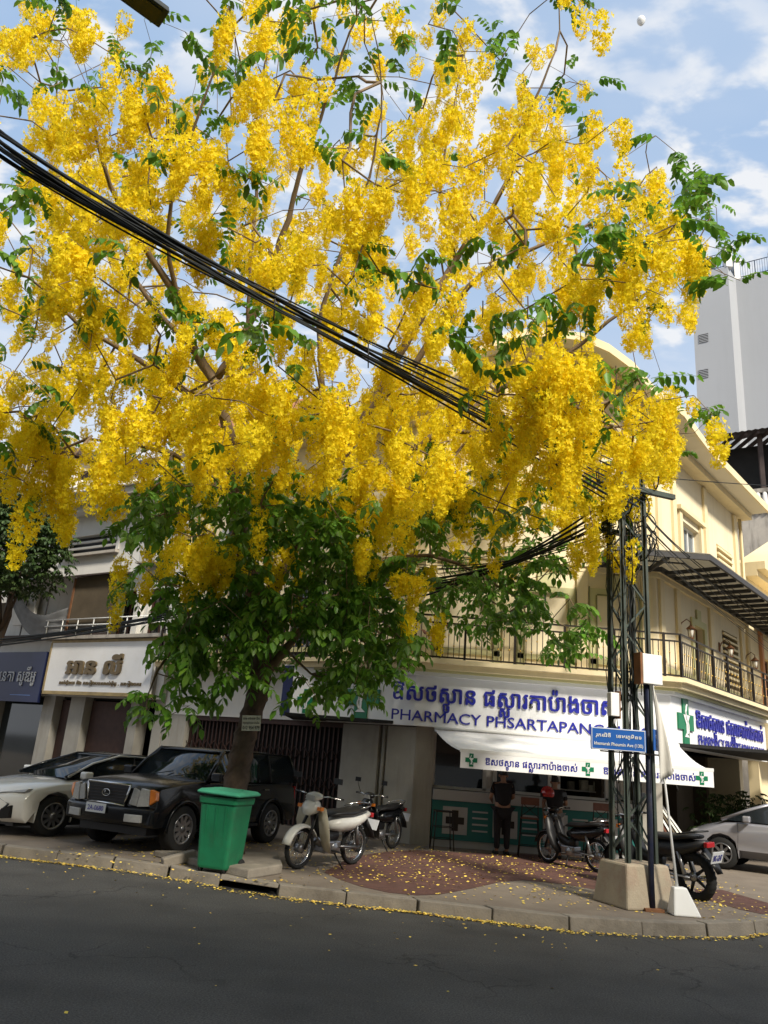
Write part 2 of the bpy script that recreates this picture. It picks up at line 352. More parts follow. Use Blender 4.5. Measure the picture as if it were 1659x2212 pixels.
def asphalt():
    m=M['asphalt']; t=m.node_tree; N=t.nodes; L=t.links; b=N['Principled BSDF']; ge=N.new('ShaderNodeNewGeometry'); src=b.inputs['Base Color'].links[0].from_socket
    def nz(sc,det,lo,hi,a,c,vec=None,typ='n'):
        n=N.new('ShaderNodeTexNoise'); n.inputs['Scale'].default_value=sc; n.inputs['Detail'].default_value=det; L.new(vec or ge.outputs['Position'],n.inputs['Vector'])
        r=N.new('ShaderNodeMapRange'); r.inputs[1].default_value=lo; r.inputs[2].default_value=hi; r.inputs[3].default_value=a; r.inputs[4].default_value=c; L.new(n.outputs[0],r.inputs[0]); return r.outputs[0]
    def mul(x,y):
        k=N.new('ShaderNodeMath'); k.operation='MULTIPLY'; L.new(x,k.inputs[0]); L.new(y,k.inputs[1]); return k.outputs[0]
    mp=N.new('ShaderNodeMapping'); mp.inputs['Rotation'].default_value=(0,0,.22); mp.inputs['Scale'].default_value=(.25,1.6,1); L.new(ge.outputs['Position'],mp.inputs[0])
    tracks=nz(.8,3,.35,.65,.92,1.10,mp.outputs[0]); speck=nz(60,3,.3,.7,.5,1.55); speck2=nz(260,1,.55,.72,1,2.6); oil=nz(.55,6,.56,.72,1,.6)
    vo=N.new('ShaderNodeTexVoronoi'); vo.feature='DISTANCE_TO_EDGE'; vo.inputs['Scale'].default_value=.55
    wn=N.new('ShaderNodeTexNoise'); wn.inputs['Scale'].default_value=2.2; wn.inputs['Detail'].default_value=6; L.new(ge.outputs['Position'],wn.inputs['Vector'])
    ad=N.new('ShaderNodeVectorMath'); ad.operation='MULTIPLY_ADD'; L.new(wn.outputs['Color'],ad.inputs[0]); ad.inputs[1].default_value=(.9,.9,0); L.new(ge.outputs['Position'],ad.inputs[2]); L.new(ad.outputs[0],vo.inputs['Vector'])
    cr=N.new('ShaderNodeMapRange'); cr.inputs[1].default_value=.002; cr.inputs[2].default_value=.008; cr.inputs[3].default_value=.5; cr.inputs[4].default_value=1; L.new(vo.outputs['Distance'],cr.inputs[0])
    gate=nz(.35,2,.5,.58,1,0); k1=N.new('ShaderNodeMath'); k1.operation='MAXIMUM'; L.new(cr.outputs[0],k1.inputs[0]); L.new(gate,k1.inputs[1])
    f=mul(mul(mul(mul(tracks,speck),speck2),oil),k1.outputs[0])
    h=N.new('ShaderNodeVectorMath'); h.operation='SCALE'; L.new(src,h.inputs[0]); L.new(f,h.inputs['Scale']); L.new(h.outputs[0],b.inputs['Base Color'])
asphalt()
# ================================================================ SETTING
o=obj('road',MB().add([(-400,-200,0),(400,-200,0),(400,600,0),(-400,600,0)],[(0,1,2,3)]),M['asphalt'],kind='structure')
KB=[(-60,29),(-20,17.4),(-9.5,14.3),(-5.45,13.02),(-3.2,12.5),(-2.3,12.1),(-1.66,11.65),(-.6,11.3),(.65,11.1),(1.7,10.85),(2.75,10.65),(3.9,10.75),(5.0,11.1),(5.9,11.8),(6.8,13.0),(14,21.4),(50,63)]
def inset(path,o):
    r=[]; P_=[np.array(p,float) for p in path]
    for i in range(len(P_)):
        a=P_[max(i-1,0)]; b=P_[min(i+1,len(P_)-1)]; d=(b-a)/np.linalg.norm(b-a); r.append(P_[i]+np.array([-d[1],d[0]])*o)
    return r
KI=inset(KB,.2)
vs=[(*p,.15) for p in KI]+[(50,400,.15),(-60,400,.15)]
obj('pavement',MB().add(vs,[tuple(range(len(vs)))]),M['pave'],kind='structure')
kerb=thing('kerb','x','x'); del kerb['label'],kerb['category'],kerb['_w']; kerb['kind']='structure'; kerb['_w']=1
def along(path,step,maxd=None):
    P_=[np.array(p,float) for p in path]; res=[P_[0]]; i=0; cur=P_[0].copy()
    acc=0
    segs=[np.linalg.norm(P_[k+1]-P_[k]) for k in range(len(P_)-1)]; tot=sum(segs); out_=[]
    s=0
    while s<=tot:
        q=s; k=0
        while k<len(segs)-1 and q>segs[k]: q-=segs[k]; k+=1
        out_.append(P_[k]+(P_[k+1]-P_[k])*q/segs[k]); s+=step
    return out_
main=KB[1:15]+[(14,21.4)]
sp=along(main,.95); si=along(inset(main,.2),.95*sum(np.linalg.norm(np.array(inset(main,.2)[i+1])-inset(main,.2)[i]) for i in range(len(main)-1))/sum(np.linalg.norm(np.array(main[i+1])-np.array(main[i])) for i in range(len(main)-1)))
DR=gnd(570,1925,.0)[:2]
for i in range(min(len(sp),len(si))-1):
    a,b=sp[i],sp[i+1]; c,d=si[i+1],si[i]; g=.012
    mid=(a+b)/2
    if np.linalg.norm(mid-DR)<.48:   # storm drain mouth: only the thin top slab is left
        z0=.10
    else: z0=-.02
    u=(b-a)/np.linalg.norm(b-a); zt=.155+rng.uniform(-.008,.008)
    mb=MB(); a2=a+u*g; b2=b-u*g; c2=c-u*g; d2=d+u*g; j=rng.uniform(-.012,.012,2)
    t_=np.array([-u[1],u[0]])*.025
    mb.hexa([(*(a2+j),z0),(*(b2+j),z0),(*c2,z0),(*d2,z0),(*(a2+t_+j),zt),(*(b2+t_+j),zt),(*c2,zt),(*d2,zt)])
    obj('kerb_stone',mb,M['kerb'],kerb,bev=.012)
    if z0>0: 
        obj('drain_mouth',MB().hexa([(*a2,.003),(*b2,.003),(*c2,.003),(*d2,.003),(*(a2+t_*2),.012),(*(b2+t_*2),.012),(*c2,.012),(*d2,.012)]),M['dark'],kerb)
for far in (KB[0:2],KB[15:17]):
    mb=MB(); p0,p1=np.array(far[0]),np.array(far[1]); i0,i1=inset(far,.2); mb.hexa([(*p0,-.02),(*p1,-.02),(*i1,-.02),(*i0,-.02),(*p0,.155),(*p1,.155),(*i1,.155),(*i0,.155)])
    obj('kerb_run',mb,M['kerb'],kerb)
def patch(name,px,mt,z):
    vs=[gnd(x,y,z) for x,y in px]; return obj(name,MB().add(vs,[tuple(range(len(vs)))]),mt,kind='structure')
patch('red_paving',[(700,1884),(760,1850),(850,1838),(900,1836),(1000,1842),(1150,1846),(1330,1868),(1345,1926),(1290,1922),(1220,1910),(1130,1901),(1075,1906),(1020,1919),(950,1932),(900,1934),(840,1928),(780,1915),(735,1900)],M['redpave'],.154)
patch('red_paving_strip',[(1500,1920),(1560,1922),(1700,1962),(1700,1985),(1600,1965),(1508,1938)],M['redpave'],.154)
lt=mat('pale_cement_patch',(.34,.30,.23),.9,.2,2,.4,60,stain=.4,stcol=(.18,.13,.09))
0 and patch('cement_patch',[(870,1864),(1015,1858),(1030,1868),(960,1880),(890,1878)],lt,.158)
0 and patch('cement_patch',[(1000,1925),(1130,1900),(1240,1916),(1320,1935),(1320,1955),(1180,1968),(1040,1958)],lt,.158)

# ================================================================ PHARMACY BUILDING
ph=thing('pharmacy_building','cream two storey corner building with a wrap-around balcony above the pharmacy','building',(A1[0],18.1,0))
TL=8.3; SRt=7.2
path=[FL(TL,0,0)[:2],tuple(A1),tuple(A2),FR(SRt,0,0)[:2]]
ZB=3.98; ZE=10.2
wl=MB()
wall(wl,FL,0,TL,ZB,ZE,.3,[(3.0,4.2,4.1,6.3),(5.4,6.6,4.1,6.3),(3.0,4.2,7.4,8.9),(5.4,6.6,7.4,8.9)])
wall(wl,FC,0,WC,ZB,ZE,.3,[])
wall(wl,FR,0,SRt,ZB,ZE,.3,[(1.9,3.35,7.15,8.55),(4.9,6.35,6.6,8.65),(4.95,6.4,4.2,6.1),(2.5,3.25,4.1,5.8)])
obj('upper_wall',wl,M['cream'],ph)
# inner blockers behind openings
bk=MB(); 
for F,a0,a1 in ((FL,.3,TL),(FR,.3,SRt)): bk.box(a0,a1,-.9,-.6,ZB,ZE,F)
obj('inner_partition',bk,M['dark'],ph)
# storey band, cornice and eave
obj('balcony_slab',band(band(MB(),path,-.1,.62,3.86,3.98),path,-.1,.74,3.98,4.08),M['cream2'],ph)
obj('balcony_moulding',band(MB(),path,.0,.5,3.80,3.86),M['olive'],ph)
cm=band(MB(),path,0,.12,6.55,6.75); obj('wall_band',band(cm,path,-.02,.06,4.14,4.36),M['olive'],ph) if False else None
ev=[(FL(q,0,0)[:2],10.22) for q in (8.7,6,3,1.2,.5)]
ev+=[((A1[0]+q,18.1+e_),z) for q,e_,z in ((.25,.12,10.7),(.7,.03,11.3),(1.25,0,11.85),(1.9,0,12.2),(2.77,0,12.32),(3.6,0,12.25),(4.2,0,12.0),(4.75,.03,11.55),(5.2,.12,11.0))]
ev+=[(FR(q,0,0)[:2],z) for q,z in ((.3,10.55),(.9,10.32),(1.6,10.24),(3,10.22),(5,10.22),(7.6,10.22))]
ep=[e[0] for e in ev]; ez=[e[1] for e in ev]
obj('cornice',bandz(MB(),ep,ez,-.3,.36,-.12,.06),M['cream2'],ph)
obj('eave_slab',bandz(MB(),ep,ez,-.3,.84,.062,.16),M['eave'],ph)
obj('eave_edge',bandz(MB(),ep,ez,.84,.90,.03,.26),M['cream2'],ph)
ga=[(p[0]-A1[0],z-.1) for p,z in ev if p[1]<18.3]
obj('gable_wall',MB().prism([(0,10.1)]+[(max(0,min(WC,a)),z) for a,z in ga]+[(WC,10.1)],-.3,-.001,FC),M['cream'],ph)
P2=[FL(TL+.4,0,0)[:2],tuple(A1),tuple(A2),FR(SRt+.5,0,0)[:2]]
tp=[(*np.array(p),10.25) for p in P2]+[(14,30,10.25),(-3,32,10.25)]
obj('roof_deck',MB().add(tp,[tuple(range(len(tp)))]),M['dirtywhite'],ph)
obj('end_wall',MB().box(SRt-.3,SRt,-8,-.31,0,ZE,FR),M['cream'],ph)
# pilasters
for F,a in ((FC,.12),(FC,2.0),(FC,3.75),(FC,5.3),(FR,.25),(FR,1.35),(FR,3.9),(FR,6.75),(FL,.4),(FL,4.8),(FL,7.8)):
    obj('pilaster',MB().box(a-.13,a+.13,0.002,.07,4.09,10.04,F),M['cream2'],ph)
obj('drainpipe',MB().tube([FR(7.06,.12,z) for z in (4.1,7,10.0)],.055,8),M['cream2'],ph)
# moulded blind frames on the chamfer
def moulding(F,a0,a1,z0,z1,o=.0,key=True):
    mb=MB(); t=.17
    for (x0,x1,q0,q1) in ((a0-t,a0,z0,z1+t),(a1,a1+t,z0,z1+t),(a0,a1,z1,z1+t)): mb.box(x0,x1,o+.002,o+.05,q0,q1,F)
    if key: mb.box((a0+a1)/2-.22,(a0+a1)/2+.22,o+.002,o+.07,z1+t+.001,z1+t+.34,F)
    mb.box(a1+t,a1+t+.14,o+.002,o+.05,z1-.95,z1-.75,F)
    p=obj('moulding',mb,M['olive'],ph)
    m2=MB(); 
    for (x0,x1,q0,q1) in ((a0-t-.03,a0-t,z0,z1+t+.03),(a1+t,a1+t+.03,z1-.7,z1+t+.03),(a0-.03,a0,z0,z1),(a1,a1+.03,z0,z1),(a0,a1,z1,z1+.03)): m2.box(x0,x1,o+.051,o+.075,q0,q1,F)
    obj('moulding_line',m2,mat_line,p)
mat_line=mat('dark_olive_line',(.22,.21,.09),.8,.1,3,0)
moulding(FC,.45,1.65,4.1,5.9); moulding(FC,2.4,3.4,4.1,5.9); moulding(FC,4.1,5.1,4.1,5.95)
sk=MB()
for F,a0,a1 in ((FL,0,TL),(FC,0,WC),(FR,0,SRt)): sk.box(a0,a1,.003,.05,4.32,4.44,F)
obj('skirting_band',sk,M['olive'],ph)
b2=band(MB(),path,.0,.13,6.62,6.74); band(b2,path,0.001,.085,6.5,6.618); obj('string_course',b2,M['cream2'],ph)
arch=MB(); arch.prism([(2.77+1.5*math.cos(q),8.4+1.3*math.sin(q)) for q in np.linspace(0,math.pi,15)],.075,.13,FC); obj('arch_relief',arch,M['cream2'],ph)
# windows of the right street face
def window(F,a0,a1,z0,z1,nv=2,fr=.06,mt='white',parent=None,grille=False,gm='glasslight'):
    parent=parent or ph; mb=MB()
    mb.box(a0,a0+fr,-.22,-.14,z0,z1,F); mb.box(a1-fr,a1,-.22,-.14,z0,z1,F); mb.box(a0+fr,a1-fr,-.22,-.14,z0,z0+fr,F); mb.box(a0+fr,a1-fr,-.22,-.14,z1-fr,z1,F)
    for k in range(1,nv):
        x=a0+(a1-a0)*k/nv; mb.box(x-fr/2,x+fr/2,-.215,-.145,z0+fr,z1-fr,F)
    wf=obj('window',mb,M[mt],parent)
    for k in range(nv):
        x0=a0+(a1-a0)*k/nv; x1=a0+(a1-a0)*(k+1)/nv
        obj('pane',MB().box(x0+fr/2,x1-fr/2,-.19,-.18,z0+fr*.5,z1-fr*.5,F),M[gm],wf)
    if grille:
        g=MB(); n=int((a1-a0)/.12)
        for k in range(1,n): g.box(a0+(a1-a0)*k/n-.008,a0+(a1-a0)*k/n+.008,-.09,-.075,z0,z1,F)
        for q in (.33,.66): g.box(a0,a1,-.075,-.06,z0+(z1-z0)*q-.01,z0+(z1-z0)*q+.01,F)
        obj('grille',g,M['iron'],wf)
    return wf
window(FR,1.9,3.35,7.15,8.55,3)
sur=MB()
for (x0,x1,q0,q1,o1) in ((1.7,1.9,7.0,8.75,.07),(3.35,3.55,7.0,8.75,.07),(1.6,3.65,8.75,8.86,.14),(1.65,3.6,6.9,7.0,.12)): sur.box(x0,x1,.003,o1,q0,q1,FR)
obj('window_surround',sur,M['cream2'],ph)
def louvre(F,a0,a1,z0,z1,n,parent,mt,name='louvre_slat',dk=.1):
    obj('louvre_dark_sheet',MB().box(a0,a1,-.26,-.24,z0,z1,F),M['brownwall'],parent)  # added dark sheet stands in for the shade between the slats
    for k in range(n):
        z=z0+(z1-z0)*(k+.5)/n; h=(z1-z0)/n
        mb=MB(); mb.hexa([F(a0,-.12,z+h*.02),F(a1,-.12,z+h*.02),F(a1,.05,z-h*.25),F(a0,.05,z-h*.25),F(a0,-.12,z+h*.10),F(a1,-.12,z+h*.10),F(a1,.05,z+h*.12),F(a0,.05,z+h*.12)])
        obj(name,mb,mt,parent)
louvre(FR,4.9,6.35,6.6,8.65,11,ph,M['cream2']); louvre(FR,4.95,6.4,4.2,6.1,11,ph,M['cream2'])
window(FR,2.5,3.25,4.1,5.8,2,mt='wood',gm='glass')
dm=MB(); 
for (x0,x1,q0,q1) in ((2.3,2.5,4.1,5.98),(3.25,3.45,4.1,5.98),(2.5,3.25,5.8,5.98),(2.72,3.03,5.981,6.25)): dm.box(x0,x1,.003,.06,q0,q1,FR)
obj('moulding',dm,M['olive'],ph)
for (a,z0,z1) in ((3.0,4.1,6.3),(5.4,4.1,6.3),(3.0,7.4,8.9),(5.4,7.4,8.9)): window(FL,a,a+1.2,z0,z1,2,mt='whiteplaster',grille=True,gm='glass')
# ground floor: recessed shop, columns
fascia_top=3.80
obj('fascia_backing',band(MB(),path,-.25,.0,2.62,3.80),M['whiteplaster'],ph)
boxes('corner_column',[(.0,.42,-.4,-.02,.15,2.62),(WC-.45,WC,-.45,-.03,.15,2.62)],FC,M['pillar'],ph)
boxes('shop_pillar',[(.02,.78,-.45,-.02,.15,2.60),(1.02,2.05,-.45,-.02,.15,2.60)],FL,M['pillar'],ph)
g3=MB(); g3.box(.78,1.02,-.45,-.15,.15,2.60,FL); obj('pillar_recess',g3,M['dirtywhite'],ph)
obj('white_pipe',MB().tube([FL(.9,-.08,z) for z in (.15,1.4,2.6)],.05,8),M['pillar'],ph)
# interior
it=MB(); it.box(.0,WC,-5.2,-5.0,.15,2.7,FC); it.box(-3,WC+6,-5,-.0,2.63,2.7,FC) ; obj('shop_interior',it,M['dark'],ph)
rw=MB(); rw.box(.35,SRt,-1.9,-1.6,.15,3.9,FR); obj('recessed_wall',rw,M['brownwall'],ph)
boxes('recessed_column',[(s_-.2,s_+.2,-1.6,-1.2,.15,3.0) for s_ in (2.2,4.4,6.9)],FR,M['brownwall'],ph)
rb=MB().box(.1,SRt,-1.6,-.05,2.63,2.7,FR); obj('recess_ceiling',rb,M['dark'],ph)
sf=MB(); sf.box(0,WC,-5,0,.1,.152,FC); 
# shop front glazing
sfz=[.5,1.9,2.3,3.55,3.9,5.1]
fr=MB()
for a in (.45,1.62,1.86,3.1,3.3,4.4,4.75,5.08): fr.box(a-.04,a+.04,-.42,-.34,1.35,2.6,FC)
fr.box(.42,5.1,-.42,-.34,1.33,1.39,FC); obj('glazing_frame',fr,M['ac'],ph)
for a0,a1 in ((.49,1.58),(1.9,3.06)): obj('glass_pane',MB().box(a0,a1,-.39,-.38,1.39,2.6,FC),M['glass'],ph)
obj('mullion_board',MB().box(1.60,1.9,-.45,-.43,1.39,2.6,FC),M['whiteplaster'],ph)
obj('white_post',MB().box(4.42,4.72,-.5,-.44,1.39,2.35,FC),M['signwhite'],ph)
# shelves with boxes
for zz_ in (1.5,1.85,2.2):
    sh=MB().box(.6,5.0,-1.7,-1.4,zz_-.03,zz_,FC); so=obj('shelf',sh,M['ac'],ph)
    bx=MB()
    x=.62
    while x<4.9:
        w_=rng.uniform(.06,.2); h_=rng.uniform(.08,.26)
        if rng.random()<.75: bx.box(x,x+w_*.9,-1.62,-1.42,zz_+.001,zz_+h_,FC)
        x+=w_
    obj('medicine_boxes',bx,M['card'],so,kind='stuff')
# counter
ct=thing('pharmacy_counter','white and teal pharmacy counter with cross panels under the awning','counter',FC(2.6,0,.15))
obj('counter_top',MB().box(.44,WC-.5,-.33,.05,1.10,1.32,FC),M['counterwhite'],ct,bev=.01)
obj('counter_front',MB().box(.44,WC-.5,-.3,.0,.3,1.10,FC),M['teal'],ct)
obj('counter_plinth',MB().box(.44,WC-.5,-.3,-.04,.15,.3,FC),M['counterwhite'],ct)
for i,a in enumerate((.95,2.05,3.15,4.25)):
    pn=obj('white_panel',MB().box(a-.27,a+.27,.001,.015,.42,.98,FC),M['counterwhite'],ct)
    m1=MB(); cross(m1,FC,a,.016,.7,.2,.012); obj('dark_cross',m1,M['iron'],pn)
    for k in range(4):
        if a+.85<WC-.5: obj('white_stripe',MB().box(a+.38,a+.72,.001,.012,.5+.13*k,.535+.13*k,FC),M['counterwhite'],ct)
# shutter gate on the left facade
gt=thing('folding_gate','closed dark brown folding lattice gate between tree trunk and shaded pillar','gate',FL(4.7,0,.15))
obj('gate_header',MB().box(2.06,7.4,-.3,-.05,2.50,2.62,FL),M['gate'],gt)
for k in range(38):
    t=2.12+k*.14
    obj('gate_slat',MB().box(t,t+.045,-.2,-.16,.17,2.5,FL),M['gate'],gt)
lt_=MB()
for zz_ in (.4,1.05,1.7):
    for k in range(19):
        t=2.14+k*.28; lt_.tube([FL(t,-.13,zz_),FL(t+.28,-.13,zz_+.3)],.012,4); lt_.tube([FL(t+.28,-.13,zz_),FL(t,-.13,zz_+.3)],.012,4)
obj('lattice_bars',lt_,M['gate'],gt)
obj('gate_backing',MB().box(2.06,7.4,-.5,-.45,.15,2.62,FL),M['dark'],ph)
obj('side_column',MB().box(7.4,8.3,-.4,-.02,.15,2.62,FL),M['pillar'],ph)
# ---- fascia sign: white board folded round the corner
sg=thing('pharmacy_signboard','long white pharmacy signboard wrapping the corner with blue raised letters','signboard',FC(2.6,.3,2.62))
pth=[FL(2.35,0,0)[:2],tuple(A1),tuple(A2),FR(7.55,0,0)[:2]]
obj('board',band(MB(),pth,.02,.30,2.62,3.72),M['signwhite'],sg)
obj('board_cornice',band(MB(),pth,.02,.42,3.72,3.80),M['signwhite'],sg)
FO=.30
text('khmer_letters',PH,frameM(FC,-.62,FO+.005,3.16),5.1,.46,M['blue'],sg,.035,.02,PHS)
text('latin_letters','PHARMACY PHSARTAPANGCHAS',frameM(FC,-.60,FO+.005,2.72),5.75,.23,M['blue'],sg,.02,.006)
text('khmer_letters',PH,frameM(FR,1.45,FO+.005,3.14),5.7,.48,M['blue'],sg,.035,.012,PHS)
text('latin_letters','PHARMACY PHSARTAPANGCHAS',frameM(FR,1.55,FO+.02,2.74),5.6,.24,M['blue'],sg,.02,0)
def bigcross(F,a,z,r,o):
    m1=MB(); cross(m1,F,a,o,z,r,.04); c=obj('green_cross',m1,M['green'],sg,label='large green pharmacy cross'); m2=MB(); chalice(m2,F,a,o+.041,z,r); obj('snake_and_chalice',m2,M['signwhite'],c)
bigcross(FL,1.35,3.2,.50,.302)
bigcross(FR,.72,3.2,.50,.302)
# projecting panel on the left facade
pp=thing('projecting_sign','small white box sign with green cross and navy edge left of the main board','sign',FL(2.75,.3,3.2))
PF=lambda a,o,z:FL(2.42+a*.9,.3+a*.25+o,z)
obj('box',MB().box(0,1.15,0,.12,2.66,3.9,PF),M['signwhite'],pp)
obj('navy_edge',MB().box(.88,1.15,.121,.13,2.68,3.88,PF),M['navy'],pp)
m1=MB(); cross(m1,PF,.42,.121,3.05,.27,.02); cc=obj('green_cross',m1,M['green'],pp); m2=MB(); chalice(m2,PF,.42,.142,3.05,.27); obj('snake_and_chalice',m2,M['signwhite'],cc)
# ---- awning
aw=thing('awning','white retractable awning with blue lettering and green crosses over the pharmacy counter','awning',FC(3,1,2.2))
yo=15.6; a0x,a1x=1.85,6.72
tl=(1.50,17.75,2.56); tr=(6.95,17.75,2.60)
mb=MB(); nn=24; rows=6
vs=[]
for j in range(rows+1):
    q=j/rows
    for i in range(nn+1):
        p=i/nn; top=np.array(tl)*(1-p)+np.array(tr)*p; bot=np.array((a0x,yo,2.12))*(1-p)+np.array((a1x,yo,2.12))*p
        v=top*(1-q)+bot*q; v[2]-=.06*math.sin(math.pi*q)*(1+.3*math.sin(p*9))+.012*math.sin(p*40)*q*(1-q)*4; vs.append(tuple(v))
fs=[(j*(nn+1)+i,j*(nn+1)+i+1,(j+1)*(nn+1)+i+1,(j+1)*(nn+1)+i) for j in range(rows) for i in range(nn)]
cs=MB().add(vs,fs,True); co=obj('canopy_cloth',cs,M['awning'],aw); so=co.modifiers.new('s','SOLIDIFY'); so.thickness=.008
AF=lambda a,o,z:(a,yo-o,z)
obj('front_rail',MB().box(a0x-.02,a1x+.02,-.05,.02,2.10,2.16,AF),M['white'],aw)
va=obj('valance',MB().box(a0x-.01,a1x+.01,.005,.017,1.81,2.10,AF),M['awning'],aw)
for a in (a0x+.2,a0x+2.45,a1x-.22):
    m1=MB(); cross(m1,AF,a,.018,1.965,.115,.006); c_=obj('green_cross',m1,M['green'],aw); m2=MB(); chalice(m2,AF,a,.025,1.965,.115,.004); obj('snake_and_chalice',m2,M['signwhite'],c_)
for a in (a0x+.47,a0x+2.75):
    text('khmer_letters',PH,frameM(AF,a,.019,1.90),1.78,.15,M['blue'],aw,.003,.016,PHS)
for a in (2.3,4.3,6.3): obj('folding_arm',MB().tube([(a,17.8,2.45),(a+.5,16.9,2.22),(a,15.65,2.12)],.022,6),M['white'],aw)
obj('roller_case',MB().tube([(1.5,17.82,2.58),(6.95,17.82,2.62)],.06,8),M['white'],aw)
# ---- balcony railing
rl=thing('balcony_railing','long dark iron balcony railing with gold collars along the cream first floor','railing',FC(2.6,.65,4.08))
bo=.62
bm_=MB().box(-.008,.008,-.008,.008,0,.80); bal=bm_.mesh('baluster'); bal.materials.append(M['iron'])
cm_=MB().lathe([(.006,-.03),(.022,0),(.006,.03)],n=6); col_=cm_.mesh('collar'); col_.materials.append(M['gold'])
pm=MB().box(-.025,.025,-.025,.025,0,1.0); pst=pm.mesh('post'); pst.materials.append(M['iron'])
def mit(o):   # corner points of the balcony line
    r=MB(); pts=[np.array(p) for p in (FL(TL-.1,0,0)[:2],A1,A2,FR(SRt+2.6,0,0)[:2])]
    res=[]
    for i,p in enumerate(pts):
        ns=[]
        if i>0: d=pts[i]-pts[i-1]; d=d/np.linalg.norm(d); ns.append(np.array([d[1],-d[0]]))
        if i<3: d=pts[i+1]-pts[i]; d=d/np.linalg.norm(d); ns.append(np.array([d[1],-d[0]]))
        if len(ns)==1: res.append(p+ns[0]*o)
        else: b=ns[0]+ns[1]; b/=np.linalg.norm(b); res.append(p+b*o/(b@ns[0]))
    return res
C_=mit(bo); R3=Vector(rl.location)
for k in range(3):
    p,q=C_[k],C_[k+1]; Ls=np.linalg.norm(q-p); d=(q-p)/Ls; az=math.atan2(d[1],d[0])
    for zt,w_ in ((5.06,.03),(4.90,.016),(4.13,.016)):
        mb=MB(); nrm=np.array([d[1],-d[0]])*w_
        mb.hexa([(*(p-nrm),zt-.018),(*(q-nrm),zt-.018),(*(q+nrm),zt-.018),(*(p+nrm),zt-.018),(*(p-nrm),zt+.018),(*(q-nrm),zt+.018),(*(q+nrm),zt+.018),(*(p+nrm),zt+.018)])
        obj('rail',mb,M['iron'],rl)
    nb=int(Ls/.125)
    for i in range(nb+1):
        pt=p+d*(Ls*i/nb)
        if i%9==0: piece('post',pst,rl,Vector((*pt,4.08))-R3,(0,0,az)); continue
        b_=piece('baluster',bal,rl,Vector((*pt,4.12))-R3,(0,0,az))
        for hz_ in ((.28,) if i%2 else (.52,)):
            piece('collar',col_,b_,(0,0,hz_))
# scroll ornament above
# ---- steel canopy of the right street side
cn=thing('steel_canopy','dark steel framed canopy sheltering the balcony on the right street side','canopy',FR(3,.5,6.6))
CFt=lambda s,o,z:FR(s,o,z+.02*s*0)
s0,s1=-1.2,10.5
cpath=[FC(WC-1.6,0,0)[:2],tuple(A2),FR(s1,0,0)[:2]]
for o_ in (.14,1.45): obj('edge_beam',band(MB(),cpath,o_,o_+.06,6.62,6.74),M['canopy'],cn)
for j in range(17):
    s_=.1+j*.62; obj('rafter',MB().box(s_,s_+.06,.2,1.45,6.58,6.67,FR),M['canopy'],cn)
for j in range(3):
    a=WC-1.5+j*.62; obj('rafter',MB().box(a,a+.06,.2,1.45,6.58,6.67,FC),M['canopy'],cn)
obj('purlin',band(MB(),cpath,.78,.84,6.67,6.70),M['canopy'],cn)
obj('roof_sheet',band(MB(),cpath,.14,1.5,6.76,6.775),M['canopysheet'],cn)
# ---- wall lanterns
def lantern(s_,z,label):
    t=thing('wall_lantern',label,'lantern',FR(s_,0,z),group='brown lanterns on the cream wall')
    obj('bracket',MB().tube([FR(s_,.02,z-.05),FR(s_,.08,z+.12),FR(s_,.2,z+.2),FR(s_,.3,z+.12),FR(s_,.3,z+.03)],.014,5).box(s_-.05,s_+.05,.003,.03,z-.15,z+.12,FR),M['rust'],t)
    c=Vector(FR(s_,.3,z)); obj('cap',MB().lathe([(.01,.06),(.05,.02),(.13,-.05),(.10,-.06)],c,n=6),M['rust'],t)
    obj('lantern_glass',MB().lathe([(.085,-.07),(.055,-.27)],c,n=6),M['paper'],t)
    cg=MB()
    for k in range(6):
        a=k*math.pi/3; cg.tube([c+Vector((.09*math.cos(a),.09*math.sin(a),-.06)),c+Vector((.06*math.cos(a),.06*math.sin(a),-.28))],.007,4)
    cg.lathe([(.02,-.36),(.03,-.31),(.07,-.28),(.07,-.27)],c,n=6); obj('cage',cg,M['rust'],t)
lantern(1.45,5.55,'brown wall lantern nearest the lattice pole on the cream upper wall')
lantern(4.6,5.55,'brown wall lantern beside the lower louvre opening')
lantern(7.0,5.55,'brown wall lantern next to the cream drainpipe corner')
# ================================================================ NEIGHBOURS ON THE LEFT STREET
wb=thing('white_shophouse','white three storey shophouse with a three-slit vent and stained parapet','building',FL(11,0,0))
t0,t1=8.32,17.2
ops=[(11.75,14.35,7.72,8.32),(8.75,9.75,4.2,6.3),(10.2,11.2,4.2,6.3)]
obj('upper_wall',wall(MB(),FL,t0,t1,3.0,9.3,.3,ops),M['whiteplaster'],wb)
obj('inner_partition',MB().box(t0,t1,-.9,-.6,3,9.3,FL),M['dark'],wb)
for k in range(2): obj('vent_bar',MB().box(11.75,14.35,-.06,.02,7.88+k*.2,7.945+k*.2,FL),M['whiteplaster'],wb)
obj('vent_dark_sheet',MB().box(11.75,14.35,-.2,-.18,7.72,8.32,FL),M['black'],wb)  # added black sheet stands in for the shade inside the vent
obj('vent_sill',MB().box(11.6,14.5,.003,.16,7.60,7.69,FL),M['dirtywhite'],wb)
obj('vent_frame',MB().box(11.62,11.75,.003,.06,7.72,8.42,FL).box(14.35,14.48,.003,.06,7.72,8.42,FL).box(11.75,14.35,.003,.06,8.32,8.42,FL),M['whiteplaster'],wb)
boxes('wall_pilaster',[(9.9,10.15,.003,.18,3.0,9.07),(8.32,8.6,.003,.18,3.0,9.07)],FL,M['whiteplaster'],wb)
obj('cornice',MB().box(t0,t1,-.3,.75,9.3,9.55,FL),M['dirtywhite'],wb)
obj('cornice_lower_band',MB().box(t0,t1,.0,.45,9.08,9.3,FL),M['whiteplaster'],wb)  # lower step of the cornice in the same plaster as the wall
